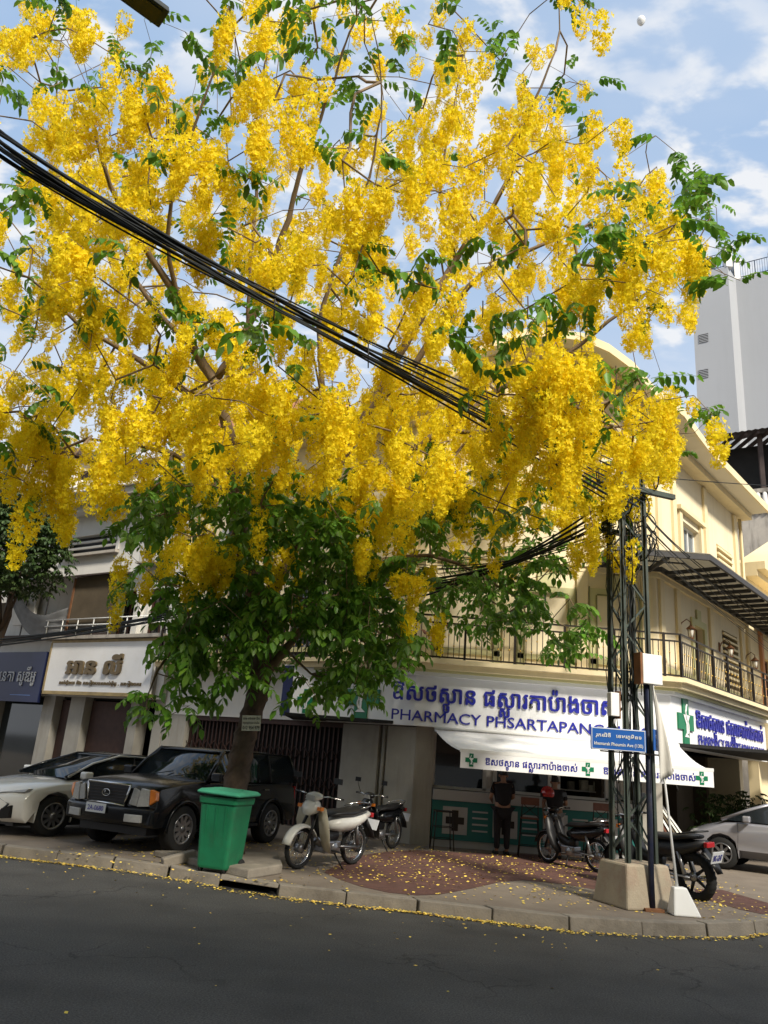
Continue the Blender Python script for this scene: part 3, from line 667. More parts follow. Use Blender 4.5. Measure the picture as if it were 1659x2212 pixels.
obj('parapet',MB().box(t0,t1,-.3,.6,9.55,9.95,FL),M['dirtywhite'],wb)
obj('gutter',MB().tube([FL(t0,.8,9.62),FL(t1,.8,9.62)],.09,8),M['whiteplaster'],wb)
obj('roof_pipe',MB().tube([FL(t0,.2,10.5),FL(14,.3,10.5)],.16,8),M['tin'],wb)
for (a,z0,z1) in ((8.75,4.2,6.3),(10.2,4.2,6.3)): window(FL,a,a+1.0,z0,z1,2,mt='wood',parent=wb,grille=True,gm='glass')
obj('balcony_slab',MB().box(t0,14,0,.55,4.72,4.82,FL),M['dirtywhite'],wb)
obj('balcony_pipe',MB().tube([FL(t0,.5,5.15),FL(14,.5,5.15)],.025,6).tube([FL(t0,.5,5.35),FL(14,.5,5.35)],.02,6),M['white'],wb)
for k in range(8):
    t=t0+.1+k*.78; obj('baluster',MB().tube([FL(t,.5,4.82),FL(t,.5,5.35)],.02,6),M['white'],wb)
boxes('shop_pillar',[(a0,a1,-.4,0,.15,3.0) for a0,a1 in ((8.32,8.7),(9.4,9.75),(11.9,12.6),(13.4,14.0),(16.6,17.2))],FL,M['pillar'],wb)
obj('shop_back',MB().box(t0,t1,-2.5,-2.4,.15,3.0,FL),M['dark'],wb); obj('shop_ceiling',MB().box(t0,t1,-2.5,-.31,2.95,3.0,FL),M['dark'],wb)
for a0,a1 in ((9.8,11.85),(12.65,13.35)): obj('roller_shutter',MB().box(a0,a1,-.3,-.25,.15,2.9,FL),M['gate'],wb)
obj('shop_glazing',MB().box(14.05,16.55,-.3,-.28,.15,2.9,FL),M['glass'],wb)
def FLs(t,o,z): return FL(t,o*.42 if o>.2 else o,z)
# white sign with brown khmer letters
ws=thing('white_shop_sign','cream white shop sign with large brown Khmer letters','signboard',FLs(11,1.0,3.8))
obj('board',MB().box(8.6,13.5,.75,1.0,3.12,4.62,FLs),M['awning'],ws)
obj('frame',MB().box(8.55,13.55,.72,1.03,3.02,3.12,FLs).box(8.55,13.55,.72,1.03,4.62,4.70,FLs).box(13.5,13.58,.72,1.03,3.12,4.62,FLs),mat('tan_frame',(.35,.26,.12),.6,.3,4,.1,30),ws)
text('khmer_letters','អាន លី',frameM(FLs,12.5,1.02,3.65,True),2.6,.58,M['brown'],ws,.06,.04)
text('small_khmer_letters','លក់ដុំរាយ និង គ្រឿងបន្លាស់ម៉ូតូ . គ្រឿងចក្រ'.replace('្',''),frameM(FLs,12.75,1.02,3.30,True),3.8,.16,M['brown'],ws,.02,.03)
nb=thing('navy_shop_sign','navy blue shop sign with pale narrow Khmer letters at the left edge','signboard',FLs(15.6,1.0,3.7))
obj('board',MB().box(13.75,18.2,.7,.95,2.75,4.35,FLs),M['navy'],nb)
text('khmer_letters','រូបថត អេនតា សូឌីអូ'.replace('្',''),frameM(FLs,17.6,.97,3.25,True),3.5,.62,mat('silver_letters',(.40,.42,.46),.4,.1,5,0),nb,.03,.0)
obj('underline',MB().box(14.2,15.3,.951,.96,2.95,2.97,FLs),mat('blue_line',(.1,.2,.5),.4,.1,5,0),nb)
# netted balcony cage
cg=thing('balcony_cage','brown sheet-metal balcony cage draped with torn grey netting','balcony',FLs(14,1,5.5))
obj('side_sheet',MB().box(10.8,12.9,1.0,1.04,5.2,6.75,FLs),M['brownwall'],cg)
obj('end_sheet',MB().box(10.8,10.84,.02,1.0,5.2,6.7,FLs),mat('olive_sheet',(.10,.11,.05),.8,.3,2,.1,20),cg)
obj('cage_roof',MB().hexa([FLs(10.7,0.02,6.85),FLs(17.5,0.02,6.95),FLs(17.5,1.5,6.72),FLs(10.7,1.5,6.72),FLs(10.7,0.02,6.9),FLs(17.5,0.02,7.0),FLs(17.5,1.5,6.77),FLs(10.7,1.5,6.77)]),M['tin'],cg)
obj('corner_post',MB().box(12.9,13.0,1.0,1.08,4.8,6.72,FLs),M['rust'],cg)
for t in (14.2,15.4,16.6): obj('cage_post',MB().box(t,t+.05,1.0,1.05,4.8,6.72,FLs),M['iron'],cg)
vs=[]; nu,nv=16,8
for j in range(nv+1):
    for i in range(nu+1):
        u=i/nu;v=j/nv; sag=math.sin(math.pi*u); vs.append(FLs(13.0+3.3*u,1.12+.05*math.sin(u*14+v*7)*(1-v*.3)+.05*math.sin(v*18-u*5),5.75+.95*u**3-sag*.25-v*.85*(1-.3*u)+.03*math.sin(u*9)))
n_=MB().add(vs,[(j*(nu+1)+i,j*(nu+1)+i+1,(j+1)*(nu+1)+i+1,(j+1)*(nu+1)+i) for j in range(nv) for i in range(nu)],True); obj('netting',n_,M['tarp'],cg)
obj('cage_floor',MB().box(10.8,17.5,.02,1.1,4.81,4.9,FLs),M['tin'],cg)
obj('white_cabinet',MB().box(15.2,16.3,.3,.6,5.3,6.4,FLs),M['whiteplaster'],cg)
bt=obj('blue_tarpaulin',MB().add([FL(15.0,.9,7.55),FL(20.5,.9,7.7),FL(20.5,1.8,6.85),FL(14.6,1.8,6.8)],[(0,1,2,3)]),M['bluetarp']); tag(bt,'blue tarpaulin stretched above the netted balcony at the left edge','tarpaulin')
so=bt.modifiers.new('s','SOLIDIFY'); so.thickness=.02
def acunit(t,z,label,side=1):
    a=thing('air_conditioner',label,'air conditioner',FL(t,.2,z),group='outdoor air conditioner units on the white shophouse')
    obj('casing',MB().box(t,t+.8,.12,.45,z,z+.58,FL),M['ac'],a,bev=.02)
    c=Vector(FL(t+.32,.455,z+.29)); 
    obj('fan_grille',MB().prism([(t+.32+.23*math.cos(q),z+.29+.23*math.sin(q)) for q in np.linspace(0,2*math.pi,20,endpoint=False)],.451,.47,FL),M['iron'],a)
    obj('shelf_bracket',MB().box(t-.03,t+.83,.02,.55,z-.05,z,FL),M['dirtywhite'],a)
acunit(15.2,7.05,'beige air conditioner unit above the netted balcony roof')
acunit(9.2,7.05,'air conditioner unit with dark grille on the white pilaster')
acunit(5.8,7.2,'pale air conditioner unit hidden behind the yellow flowers')
# orange building behind
og=thing('orange_building','orange plastered building with barred window rising behind the white shophouse','building',FL(11,-6,0))
def FB(t,o,z): return FL(t,o-6,z)
obj('wall',wall(MB(),FB,8.5,15.0,9,15.5,.3,[(10.6,12.6,12.0,13.2)]),M['orange'],og)
obj('balcony_slab',MB().box(8.2,15.3,.0,1.0,11.2,11.5,FB),M['dirtywhite'],og)
window(FB,10.6,12.6,12.0,13.2,3,mt='dirtywhite',parent=og,grille=True,gm='glass')
obj('back_wall',MB().box(8.5,15,-6,-5.8,0,15.5,FB).box(8.5,15,-5.8,-.3,15.3,15.5,FB),M['orange'],og)
lb=thing('left_edge_house','pale house with a dark tin roof and rooftop bars at the far left','building',FL(21,-1,0))
obj('wall',MB().box(17.25,26,-6,-.5,0,10.6,FL),M['whiteplaster'],lb)
obj('upper_floor',MB().box(18.0,26,-6,-1.5,10.6,12.6,FL),M['whiteplaster'],lb)
obj('tin_roof',MB().hexa([FL(17.6,-5,12.9),FL(26.5,-5,12.9),FL(26.5,-.6,12.6),FL(17.6,-.6,12.6),FL(17.6,-5,13.5),FL(26.5,-5,13.5),FL(26.5,-.6,12.7),FL(17.6,-.6,12.7)]),M['tin'],lb)
obj('lower_roof',MB().hexa([FL(17.2,-1,10.3),FL(26,-1,10.4),FL(26,1.2,9.7),FL(17.2,1.2,9.7),FL(17.2,-1,10.5),FL(26,-1,10.6),FL(26,1.2,9.85),FL(17.2,1.2,9.85)]),M['tin'],lb)
rb_=MB()
for k in range(26): t=18+k*.3; rb_.tube([FL(t,-.8,11.0),FL(t,-.8,12.6)],.02,4)
obj('roof_bars',rb_,M['ac'],lb)
obj('shop_front',MB().box(17.3,26,-.5,0,0,6.2,FL),M['brownwall'],lb)
# ================================================================ RIGHT: NEIGHBOUR, OLD BUILDING, TOWER
nh=thing('ochre_neighbour_house','cream neighbour house with a stepped gable cornice beyond the canopy','building',FR(11,0,0))
obj('wall',wall(MB(),FR,7.75,18,0,8.3,.3,[(9.3,10.1,4.7,5.9),(10.9,11.7,4.7,5.9)]),M['cream2'],nh)
for a in (9.3,10.9): window(FR,a,a+.8,4.7,5.9,2,mt='wood',parent=nh,gm='glass')
for (o1,z0,z1) in ((.35,8.3,8.5),(.6,8.5,8.75),(.2,7.6,7.75)): obj('cornice',MB().box(7.75,18,-.3,o1,z0,z1,FR),M['cream2'],nh)
boxes('orange_pilaster',[(8.7,8.9,.003,.1,4.3,6.85),(12,12.2,.003,.1,4.3,6.85)],FR,M['orange'],nh)
obj('gable',MB().prism([(7.75,8.75),(18,8.75),(13,11.0)],-.3,.5,FR),M['cream2'],nh)
obj('porch_roof',MB().box(8.2,18,.0,2.2,6.9,7.2,FR),M['cream2'],nh)
obj('parapet_wall',MB().box(7.6,18,.0,1.0,3.0,4.2,FR),M['cream2'],nh)
ob_=thing('old_stained_building','black-stained old building with pale balustrade and corrugated roof terrace','building',(22,36,0))
q0=dep(1560,1500,36); 
OF=lambda a,o,z:(q0[0]+a*.83,36-a*.56-o*.5,z)
zt=lambda x,y:dep(x,y,35)[2]
obj('wall',MB().box(-1,12,-6,0,0,zt(1600,1105),OF),M['dirtywhite'],ob_)
zb=zt(1600,1110)
for k in range(40): obj('baluster',MB().lathe([(.08,0),(.14,.35),(.1,1.05)],OF(-.6+k*.3,.1,zb),n=6),M['whiteplaster'],ob_)
obj('coping',MB().box(-1,12,-.1,.3,zb+1.05,zb+1.25,OF),M['dirtywhite'],ob_)
obj('terrace_wall',MB().box(-1,12,-5,-3,zb,zb+2.4,OF),M['dirtywhite'],ob_)
obj('terrace_dark',MB().box(-.5,12,-3.0,-2.9,zb+1.4,zb+4.0,OF),M['dark'],ob_)
for k in range(5): obj('terrace_post',MB().box(-.6+k*3,-.4+k*3,-.6,-.4,zb+1.2,zb+4.2,OF),M['tin'],ob_)
for k in range(24): obj('rafter',MB().box(-1.2+k*.55,-1.1+k*.55,-5,.9,zb+4.0,zb+4.2,OF),M['tin'],ob_)
obj('corrugated_roof',MB().add([OF(-1.5+i*.15,o,zb+4.3+(.05 if i%2 else 0)+(-.12*o)) for o in (-6,1.2) for i in range(92)],[(i,i+1,93+i,92+i) for i in range(91)]),M['tin'],ob_)
tw=thing('grey_tower','tall grey rendered tower with roof railings and small louvre vents','tower',(dep(1585,750,46)[0],46,0))
T0=dep(1584,750,46)[:2]; 
def along_px(p,d,x,y):   # follow direction d from p until the sight line x is met
    r=ray(x,y)[:2]; A=np.array([[d[0],-r[0]],[d[1],-r[1]]]); s_=np.linalg.solve(A,-np.array(p)); return s_[0]
w1=along_px(T0,dl,1497,690); w2=along_px(T0,dr,1602,780)
Tz=dep(1569,575,46)[2]
B_=T0+dr*w2; w3=9.0
TFl=lambda a,o,z:(*(T0+dl*a+ol*o),z)
TF2=lambda a,o,z:(*(B_-dl*a+ol*o),z)
pts=[T0+dl*w1,T0,B_,B_-dl*w3]
bk_=[B_-dl*w3+dr*12,T0+dl*w1+dr*12]
pl_=[(*p,0) for p in pts+bk_]; n=6
obj('wall',MB().add(pl_+[(p[0],p[1],Tz) for p in pl_],[tuple(range(n)),tuple(range(n,2*n))]+[(i,(i+1)%n,(i+1)%n+n,i+n) for i in range(n)]),M['tower'],tw)
def trail(p,d,L_,mt):
    mb=MB(); p=np.array(p); q=p+d*L_
    for z in (.25,1.35): mb.tube([(*p,Tz+z),(*q,Tz+z)],.035,4)
    n=max(2,int(L_/.16)); 
    for i in range(n+1): s_=p+d*L_*i/n; mb.tube([(*s_,Tz+.2),(*s_,Tz+1.35)],.014 if i%8 else .04,4)
    obj('roof_railing',mb,mt,tw)
dk=mat('dark_blue_rail',(.05,.07,.11),.5,.1,3,0)
i_=ol*-.25
trail(T0+i_,dl,w1,dk); trail(T0+i_,dr,w2,dk); trail(B_+i_,-dl,w3,dk)
for p in (T0+i_,B_+i_,B_-dl*2.6+i_):
    obj('roof_post',MB().cbox((*p,Tz+.75),(.45,.45,1.5)).cbox((*p,Tz+1.6),(.65,.65,.2)).cbox((*p,Tz+1.75),(.5,.5,.12)),M['whiteplaster'],tw)
for y in (730,807,890):
    P=onpl(1520,y,(*T0,0),(*ol,0)); a=(np.array(P[:2])-T0)@dl; z=P[2]
    fr=MB(); 
    vf=obj('vent',MB().box(a-.3,a+.3,.001,.02,z-.34,z+.34,TFl),M['dark'],tw)
    for k in range(6): obj('vent_slat',MB().box(a-.3,a+.3,.021,.05,z-.33+k*.12,z-.28+k*.12,TFl),M['tower'],vf)
# ================================================================ GOLDEN SHOWER TREE
def npmesh(name,V,Q,mt,smooth=False):
    me=bpy.data.meshes.new(name); k=Q.shape[1]
    me.vertices.add(len(V)); me.vertices.foreach_set('co',V.astype(np.float32).ravel())
    me.loops.add(Q.size); me.loops.foreach_set('vertex_index',Q.astype(np.int32).ravel())
    me.polygons.add(len(Q)); me.polygons.foreach_set('loop_start',np.arange(0,Q.size,k,dtype=np.int32))
    me.materials.append(mt); me.update(calc_edges=True)
    if smooth: me.polygons.foreach_set('use_smooth',np.ones(len(Q),bool))
    me.validate(); return me
def orth(n):
    a=np.array([0,0,1.]) if abs(n[2])<.9 else np.array([1.,0,0]); u=np.cross(n,a); u/=np.linalg.norm(u); return u,np.cross(n,u)
def raceme(Lr,Rr,nf,r):
    V=[];Q=[]
    for i in range(nf):
        t=r.uniform(0,1)**.9; ang=r.uniform(0,2*math.pi)
        prof=min(1,.45+t*4)*(1-.55*max(0,t-.35)/.65)
        rad=Rr*prof*r.uniform(.45,1.05)
        bend=.05*math.sin(t*3)
        c=np.array([rad*math.cos(ang)+bend,rad*math.sin(ang),-t*Lr+r.uniform(-.015,.015)])
        n=np.array([math.cos(ang),math.sin(ang),r.uniform(-.9,.3)])+r.normal(0,.35,3); n/=np.linalg.norm(n); u,v=orth(n)
        sz=.033*(1-.4*max(0,t-.7)/.3)*r.uniform(.8,1.2); a0=r.uniform(0,6.28)
        for k in range(4):
            a=a0+k*1.5708; d=u*math.cos(a)+v*math.sin(a); w=-u*math.sin(a)+v*math.cos(a); up=n*sz*r.uniform(.1,.55)
            b=len(V); V+=[c,c+d*sz*.62+w*sz*.42+up*.5,c+d*sz*1.2+up,c+d*sz*.62-w*sz*.42+up*.5]; Q.append((b,b+1,b+2,b+3))
    for k in range(5):   # stalk
        z0,z1=-Lr*k/5,-Lr*(k+1)/5; s=.004; b=len(V); V+=[np.array([s,0,z0]),np.array([-s,0,z0]),np.array([-s,0,z1]),np.array([s,0,z1])]; Q.append((b,b+1,b+2,b+3))
    return np.array(V),np.array(Q)
def spray(npairs,r,ll=.115,step=.062,droop=.5,wf=.27):
    V=[];Q=[]; p=np.array([0,0,0.]); ang=r.uniform(.1,.35)
    pts=[p.copy()]
    for i in range(npairs+1):
        p=p+np.array([math.cos(ang),0,math.sin(ang)])*step; ang-=droop/npairs*1.6; pts.append(p.copy())
    for a,b_ in zip(pts,pts[1:]):
        b=len(V); w=np.array([0,.003,0]); V+=[a-w,a+w,b_+w,b_-w]; Q.append((b,b+1,b+2,b+3))
    def leaf(o,d,L_):
        d=d/np.linalg.norm(d); w=np.cross(d,np.array([0,0,1.])); w/=np.linalg.norm(w)+1e-6; n=np.cross(w,d); h=L_*wf
        tip=o+d*L_-n*L_*.1; m1=o+d*L_*.30; m2=o+d*L_*.68-n*L_*.03
        b=len(V); lift=n*h*.28
        V.extend([o,m1+w*h+lift,m2+w*h*.82+lift*.7,tip,m2-w*h*.82+lift*.7,m1-w*h+lift]); Q.append((b,b+1,b+2,b+3)); Q.append((b,b+3,b+4,b+5))
    for i in range(1,npairs+1):
        o=pts[i]; tdir=pts[i+1]-pts[i]; tdir/=np.linalg.norm(tdir)
        for s in (-1,1):
            d=np.array([0,s*r.uniform(.7,1),0])+tdir*r.uniform(.25,.7)+np.array([0,0,-r.uniform(.25,1.0)]); leaf(o,d,ll*r.uniform(.8,1.15))
    leaf(pts[-1],tdir+np.array([0,0,-.6]),ll)
    return np.array(V),np.array(Q)
R_=np.random.default_rng(11)
RV=[raceme(l,rr,n,R_) for l,rr,n in ((.32,.115,80),(.40,.13,98),(.48,.14,110),(.56,.14,122),(.64,.13,128),(.44,.16,118))]
SV=[spray(n,R_,l,st,dr) for n,l,st,dr in ((4,.135,.075,.6),(5,.145,.075,.8),(5,.125,.07,.4),(6,.14,.075,1.0),(3,.15,.08,.7))]
GRID=[
"oggyo...gymgogo..o..g.......",
".YYYYgg..YYmyny.Yg..y.......",
"YYYYgmo.mYYyyon.Y.gYyo......",
"gYmmyYogYYYmgnnYyyommm......",
"yYYYYYmgYYYygnyYyyYYYm......",
"yYYYYmYYYYmyyYYYYYYYYyyg....",
"oyYYmmmYmYyYYYYYmyYYmYo.g...",
"gYYYmYYYmyyYyYYyYyYYyymYgG..",
"oyYYYYYYYyyYymyyyyyyymGmmgo.",
"ygmYmYYYYYYYmmynyyyYYGGmYmg.",
"YYYYYyyyYYYYmmyYYYYYyYYYYyg.",
"ymYmmmmyygYYmYYYmmmmmYYYyo..",
"yyYYYYmmyGmYYYYYmYmYmyyyo...",
"ymYYYmYYYYYYYYYYmmYYYYo.....",
"YmYmmmYYYYmYYYYYYmYYmGgg....",
"YYYyYYYYYYmmYYYYYmYYYmmYgm..",
"ggmYYyYYYmmYYYYmYYmmYYYYg...",
".yYyogmYmmmYmYmYmmYmYYYm....",
".yyogGGmGGmmmmYYGmYmmymo....",
"....gGmYmGGGGmmGmmggnym.....",
"....ymgYGmmGGmmgmnnGgyo.....",
"....yggmGGmGGGmgGGGo........",
"......GGGGGGGGmo.GGgg.......",
"......GGGGggGGGo...gGg......",
"......GgGgogGGg.............",
".....gg.o..gg...............",
".....go....................."]
CELL=60.; EC=np.array([-.7,12.2,9.6]); ER=np.array([8.6,5.0,8.2])
def crown_depth(x,y):
    d=ray(x,y); o=(CAM-EC)/ER; dd=d/ER; A=dd@dd; B=2*o@dd; Cc=o@o-1; disc=B*B-4*A*Cc
    if disc<=0:
        t=-B/(2*A); return t,t
    q=math.sqrt(disc); return (-B-q)/(2*A),(-B+q)/(2*A)
BUN=[(-40,268,4.9),(200,410,5.6),(470,585,6.8),(700,735,8.2),(900,850,9.4),(1010,900,10.0)]
def clear_of_cables(x,y,Y):
    for (x0,y0,d0),(x1,y1,d1) in zip(BUN,BUN[1:]):
        if x0-30<=x<=x1+30:
            t=min(1,max(0,(x-x0)/(x1-x0))); return not (abs(y-(y0+(y1-y0)*t)+10)<75 and Y<d0+(d1-d0)*t+.45)
    return True
def ok_point(p,low):
    if p[2]<12 and p[1]>17.0: return False
    if p[2]<12 and (p[0]-A1[0])*ol[0]+(p[1]-A1[1])*ol[1]<.9 : 
        if p[0]<A1[0]: return False
    if p[2]<2.2: return False
    return True
NUM={'Y':(5.2,.35),'y':(2.3,.25),'G':(.2,10.0),'g':(.15,2.6),'m':(2.9,2.3),'n':(.8,.8),'o':(.15,.25)}
flow=[];leafs=[]
for j,row in enumerate(GRID):
    for i,ch in enumerate(row):
        if ch=='.': continue
        ny_,ng=NUM[ch]
        for kind,lam in ((0,ny_),(1,ng)):
            lam=lam*((2.1 if (13<=j<=18 and i>=14) else 1.4 if j>=13 else .72 if j<=5 else 1.05)/2.7 if kind==0 else (.65 if j<17 else 1.1)); n=int(lam)+(R_.random()<lam-int(lam))
            for _ in range(n):
                for tr_ in range(12):
                    x=(i+R_.random())*CELL; y=(j+R_.random())*CELL-((52 if j<13 else 22) if kind==0 else 30)
                    t0_,t1_=crown_depth(x,y)
                    u=R_.random(); u=u**1.35 if R_.random()<.8 else 1-u*.3
                    if j>=17:
                        lo=10.3 if x<900 else 11.5; hi=14.6 if x<900 else 16.3
                        if j>=20: lo+=1.0 if x<900 else 2.0
                        Y_=lo+(hi-lo)*R_.random()**1.3; t=Y_/ray(x,y)[1]
                    else: t=t0_+(t1_-t0_)*u
                    t=max(t,7.0)
                    p=CAM+ray(x,y)*t
                    if ok_point(p,j>=17) and clear_of_cables(x,y,p[1]) and clear_of_cables(x,y+50,p[1]):
                        if kind==1: leafs.append(p)
                        else:
                            for q in range(R_.integers(2,5)): flow.append(p+R_.normal(0,1,3)*np.array([.13,.16,.15]))
                        break
# extend the crown beyond the frame so that it is whole from elsewhere
for _ in range(260):
    x=R_.uniform(-420,0); y=R_.uniform(60,1050); t0_,t1_=crown_depth(x,y)
    if t1_-t0_<.5: continue
    p=CAM+ray(x,y)*(t0_+(t1_-t0_)*R_.random())
    if ok_point(p,False): (flow if R_.random()<.65 else leafs).append(p)
for _ in range(240):
    x=R_.uniform(0,1150); y=R_.uniform(-480,-130); t0_,t1_=crown_depth(x,y)
    if t1_-t0_<.5: continue
    p=CAM+ray(x,y)*(t0_+(t1_-t0_)*R_.random()); (flow if R_.random()<.65 else leafs).append(p)
flow=np.array(flow); leafs=np.array(leafs)
# --- limbs (read along the photograph, each at its own distance)
LIMB=[
 [(497,1868,13.3,.27),(504,1730,13.3,.225),(530,1590,13.3,.20),(563,1465,13.2,.19),(556,1330,13.1,.165),(530,1200,13.0,.15),(512,1100,12.9,.14),(500,960,12.5,.12)],
 [(500,960,12.5,.11),(465,830,12.2,.10),(410,745,12.0,.09),(392,660,11.6,.075),(330,560,11.2,.06),(262,450,10.8,.045),(220,350,10.3,.035),(190,190,9.8,.02)],
 [(410,745,12,.06),(345,680,12.3,.05),(285,590,12.4,.04),(250,500,12.2,.03),(180,420,12,.02),(120,300,11.6,.012)],
 [(465,830,12.2,.08),(535,710,11.8,.07),(590,570,11.3,.06),(635,420,10.8,.045),(690,260,10.2,.03),(770,40,9.4,.015)],
 [(535,710,11.8,.04),(543,560,11.4,.035),(556,380,10.9,.03),(565,200,10.3,.02),(585,60,9.8,.012)],
 [(556,1330,13.1,.12),(640,1180,13.0,.11),(715,1030,12.9,.10),(800,880,12.6,.09),(890,720,12.2,.075),(985,560,11.8,.06),(1075,430,11.4,.045),(1130,280,11,.03),(1200,110,10.5,.015)],
 [(800,880,12.6,.07),(900,780,12.3,.06),(1010,620,11.7,.05),(1100,560,11.5,.04),(1260,490,11.4,.025),(1340,450,11.3,.015),(1420,440,11.2,.008)],
 [(640,1180,13,.08),(780,1050,13,.07),(950,930,12.8,.06),(1100,830,12.6,.05),(1230,760,12.4,.04),(1370,650,12.2,.03),(1480,560,12.0,.018),(1535,470,11.8,.008)],
 [(950,930,12.8,.05),(1110,930,12.6,.04),(1240,900,12.3,.03),(1370,930,12.2,.02),(1500,935,12.1,.008)],
 [(500,960,12.5,.07),(400,850,12.4,.06),(290,770,12.0,.05),(170,700,11.6,.035),(60,600,11,.02),(-60,560,10.4,.01)],
 [(512,1100,12.9,.06),(410,1000,12.6,.05),(300,960,12.4,.04),(190,950,12.3,.03),(90,990,12.2,.015)],
 [(563,1465,13.2,.09),(680,1330,13.2,.06),(800,1230,13.6,.05),(930,1200,14.2,.04),(1050,1250,14.8,.03),(1190,1340,15.2,.012)],
 [(556,1330,13.1,.06),(450,1340,12.6,.04),(370,1400,12.2,.03),(320,1500,12,.012)],
 [(715,1030,12.9,.06),(700,860,12.6,.055),(690,700,12.3,.045),(740,540,11.8,.035),(800,380,11.2,.025),(825,200,10.5,.015),(800,20,9.9,.008)],
 [(392,660,11.6,.05),(360,520,11.0,.04),(385,380,10.4,.03),(440,220,9.8,.02),(500,60,9.3,.01)],
 [(985,560,11.8,.04),(950,420,11.4,.03),(970,280,11,.02),(1000,120,10.6,.01)],
]
nodes=[];par=[];rad=[];limb_of=[]
lp=[]
for li,l in enumerate(LIMB):
    P_=[dep(x,y,Y) for x,y,Y,r in l]; rr=[q[3] for q in l]; prev=-1
    if li>0:
        D_=np.linalg.norm(np.array(nodes)-P_[0],axis=1); prev=int(D_.argmin()); P_[0]=nodes[prev].copy()
    pts=[];rs=[]
    for k in range(len(P_)-1):
        n=max(2,int(np.linalg.norm(P_[k+1]-P_[k])/.3))
        pm1=P_[max(k-1,0)];p2=P_[min(k+2,len(P_)-1)]
        for q in range(n):
            t=q/n; a,b=P_[k],P_[k+1]
            v=.5*((2*a)+(-pm1+b)*t+(2*pm1-5*a+4*b-p2)*t*t+(-pm1+3*a-3*b+p2)*t**3)
            pts.append(v+(R_.normal(0,.012,3) if li else 0)); rs.append(rr[k]*(1-t)+rr[k+1]*t)
    pts.append(P_[-1]); rs.append(rr[-1])
    lp.append((pts,rs))
    for k,(p,r) in enumerate(zip(pts,rs)):
        if li and k==0: last=prev; continue
        nodes.append(np.array(p)); par.append(-1 if li==0 and k==0 else (last if k else prev)); last=len(nodes)-1; rad.append(r); limb_of.append(1)
nl0=len(nodes)
# --- twigs: every flower cluster and leaf spray is reached from the nearest wood
att=np.concatenate([flow+np.array([0,0,.06]),leafs]); 
NMAX=nl0+len(att)*5; NP_=np.zeros((NMAX,3)); NP_[:nl0]=nodes; cnt=nl0; pl=np.zeros(NMAX)
d0=np.min(np.linalg.norm(att[:,None,:]-np.array(nodes)[None,::3,:],axis=2),axis=1); order=np.argsort(d0)
tw_par={}; end_of={}
for ai in order:
    a=att[ai]; D_=np.linalg.norm(NP_[:cnt]-a,axis=1); cost=D_+.25*pl[:cnt]
    k=int(cost.argmin()); dist=D_[k]; n=min(4,max(1,int(dist/.45)))
    prev=k; p0=NP_[k].copy(); side=R_.normal(0,.06,3)*dist
    for q in range(1,n+1):
        t=q/n; p=p0*(1-t)+a*t+side*math.sin(math.pi*t)+np.array([0,0,.10*dist*math.sin(math.pi*t)])
        if q==n: p=a
        if cnt>=NMAX: break
        NP_[cnt]=p; pl[cnt]=pl[prev]+np.linalg.norm(p-NP_[prev]); tw_par[cnt]=prev; prev=cnt; cnt+=1
    end_of[ai]=prev
w_=np.zeros(cnt)
for ai,e in end_of.items(): w_[e]+=1
for k in range(cnt-1,nl0-1,-1): w_[tw_par[k]]+=w_[k]
tree=thing('golden_shower_tree','golden shower tree covered in hanging yellow flower clusters at the kerb','tree',dep(497,1868,13.3))
TL0=np.array(tree.location)
obj('trunk',MB().tube(lp[0][0],lp[0][1],12),M['bark'],tree)
for pts,rs in lp[1:]: obj('limb',MB().tube(pts,rs,7),M['twig'],tree)
V=[];Q=[]
for k in range(nl0,cnt):
    a=NP_[tw_par[k]]; b=NP_[k]; r1=.0045*max(w_[k],1)**.42; r0=r1*1.15
    d=b-a; L_=np.linalg.norm(d)
    if L_<1e-4: continue
    u,v=orth(d/L_); n=4; bb=len(V)
    for (c,r) in ((a,r0),(b,r1)):
        for q in range(n): an=2*math.pi*q/n; V.append(c+(u*math.cos(an)+v*math.sin(an))*r)
    Q+=[(bb+q,bb+(q+1)%n,bb+n+(q+1)%n,bb+n+q) for q in range(n)]
o=obj('twigs',npmesh('twigs',np.array(V)-TL0,np.array(Q),M['twig'],True),M['twig'],tree,kind='stuff')
def rotz(a): c,s=math.cos(a),math.sin(a); return np.array([[c,-s,0],[s,c,0],[0,0,1]])
def scatter(pts,variants,name,mt,sc,tiltmax,nobj=300):
    D_=np.linalg.norm(pts-CAM,axis=1); order=np.argsort(D_); shared=[npmesh(name,V,Q,mt) for V,Q in variants]
    VV=[];QQ=[];b=0
    for rank,i in enumerate(order):
        k=R_.integers(len(variants)); s=R_.uniform(*sc); a=R_.uniform(0,6.28); tx,ty=R_.uniform(-tiltmax,tiltmax,2)
        if rank<nobj: piece(name,shared[k],tree,Vector(pts[i]-TL0),(tx,ty,a),(s,s,s))
        else:
            Mx=np.array(Matrix.Rotation(a,3,'Z')@Matrix.Rotation(ty,3,'Y')@Matrix.Rotation(tx,3,'X')); V,Q=variants[k]
            VV.append((V*s)@Mx.T+pts[i]-TL0); QQ.append(Q+b); b+=len(V)
    if VV: obj(name+'s',npmesh(name+'s',np.concatenate(VV),np.concatenate(QQ),mt),mt,tree,kind='stuff')
scatter(flow,RV,'flower_cluster',M['petal'],(.75,1.2),.12)
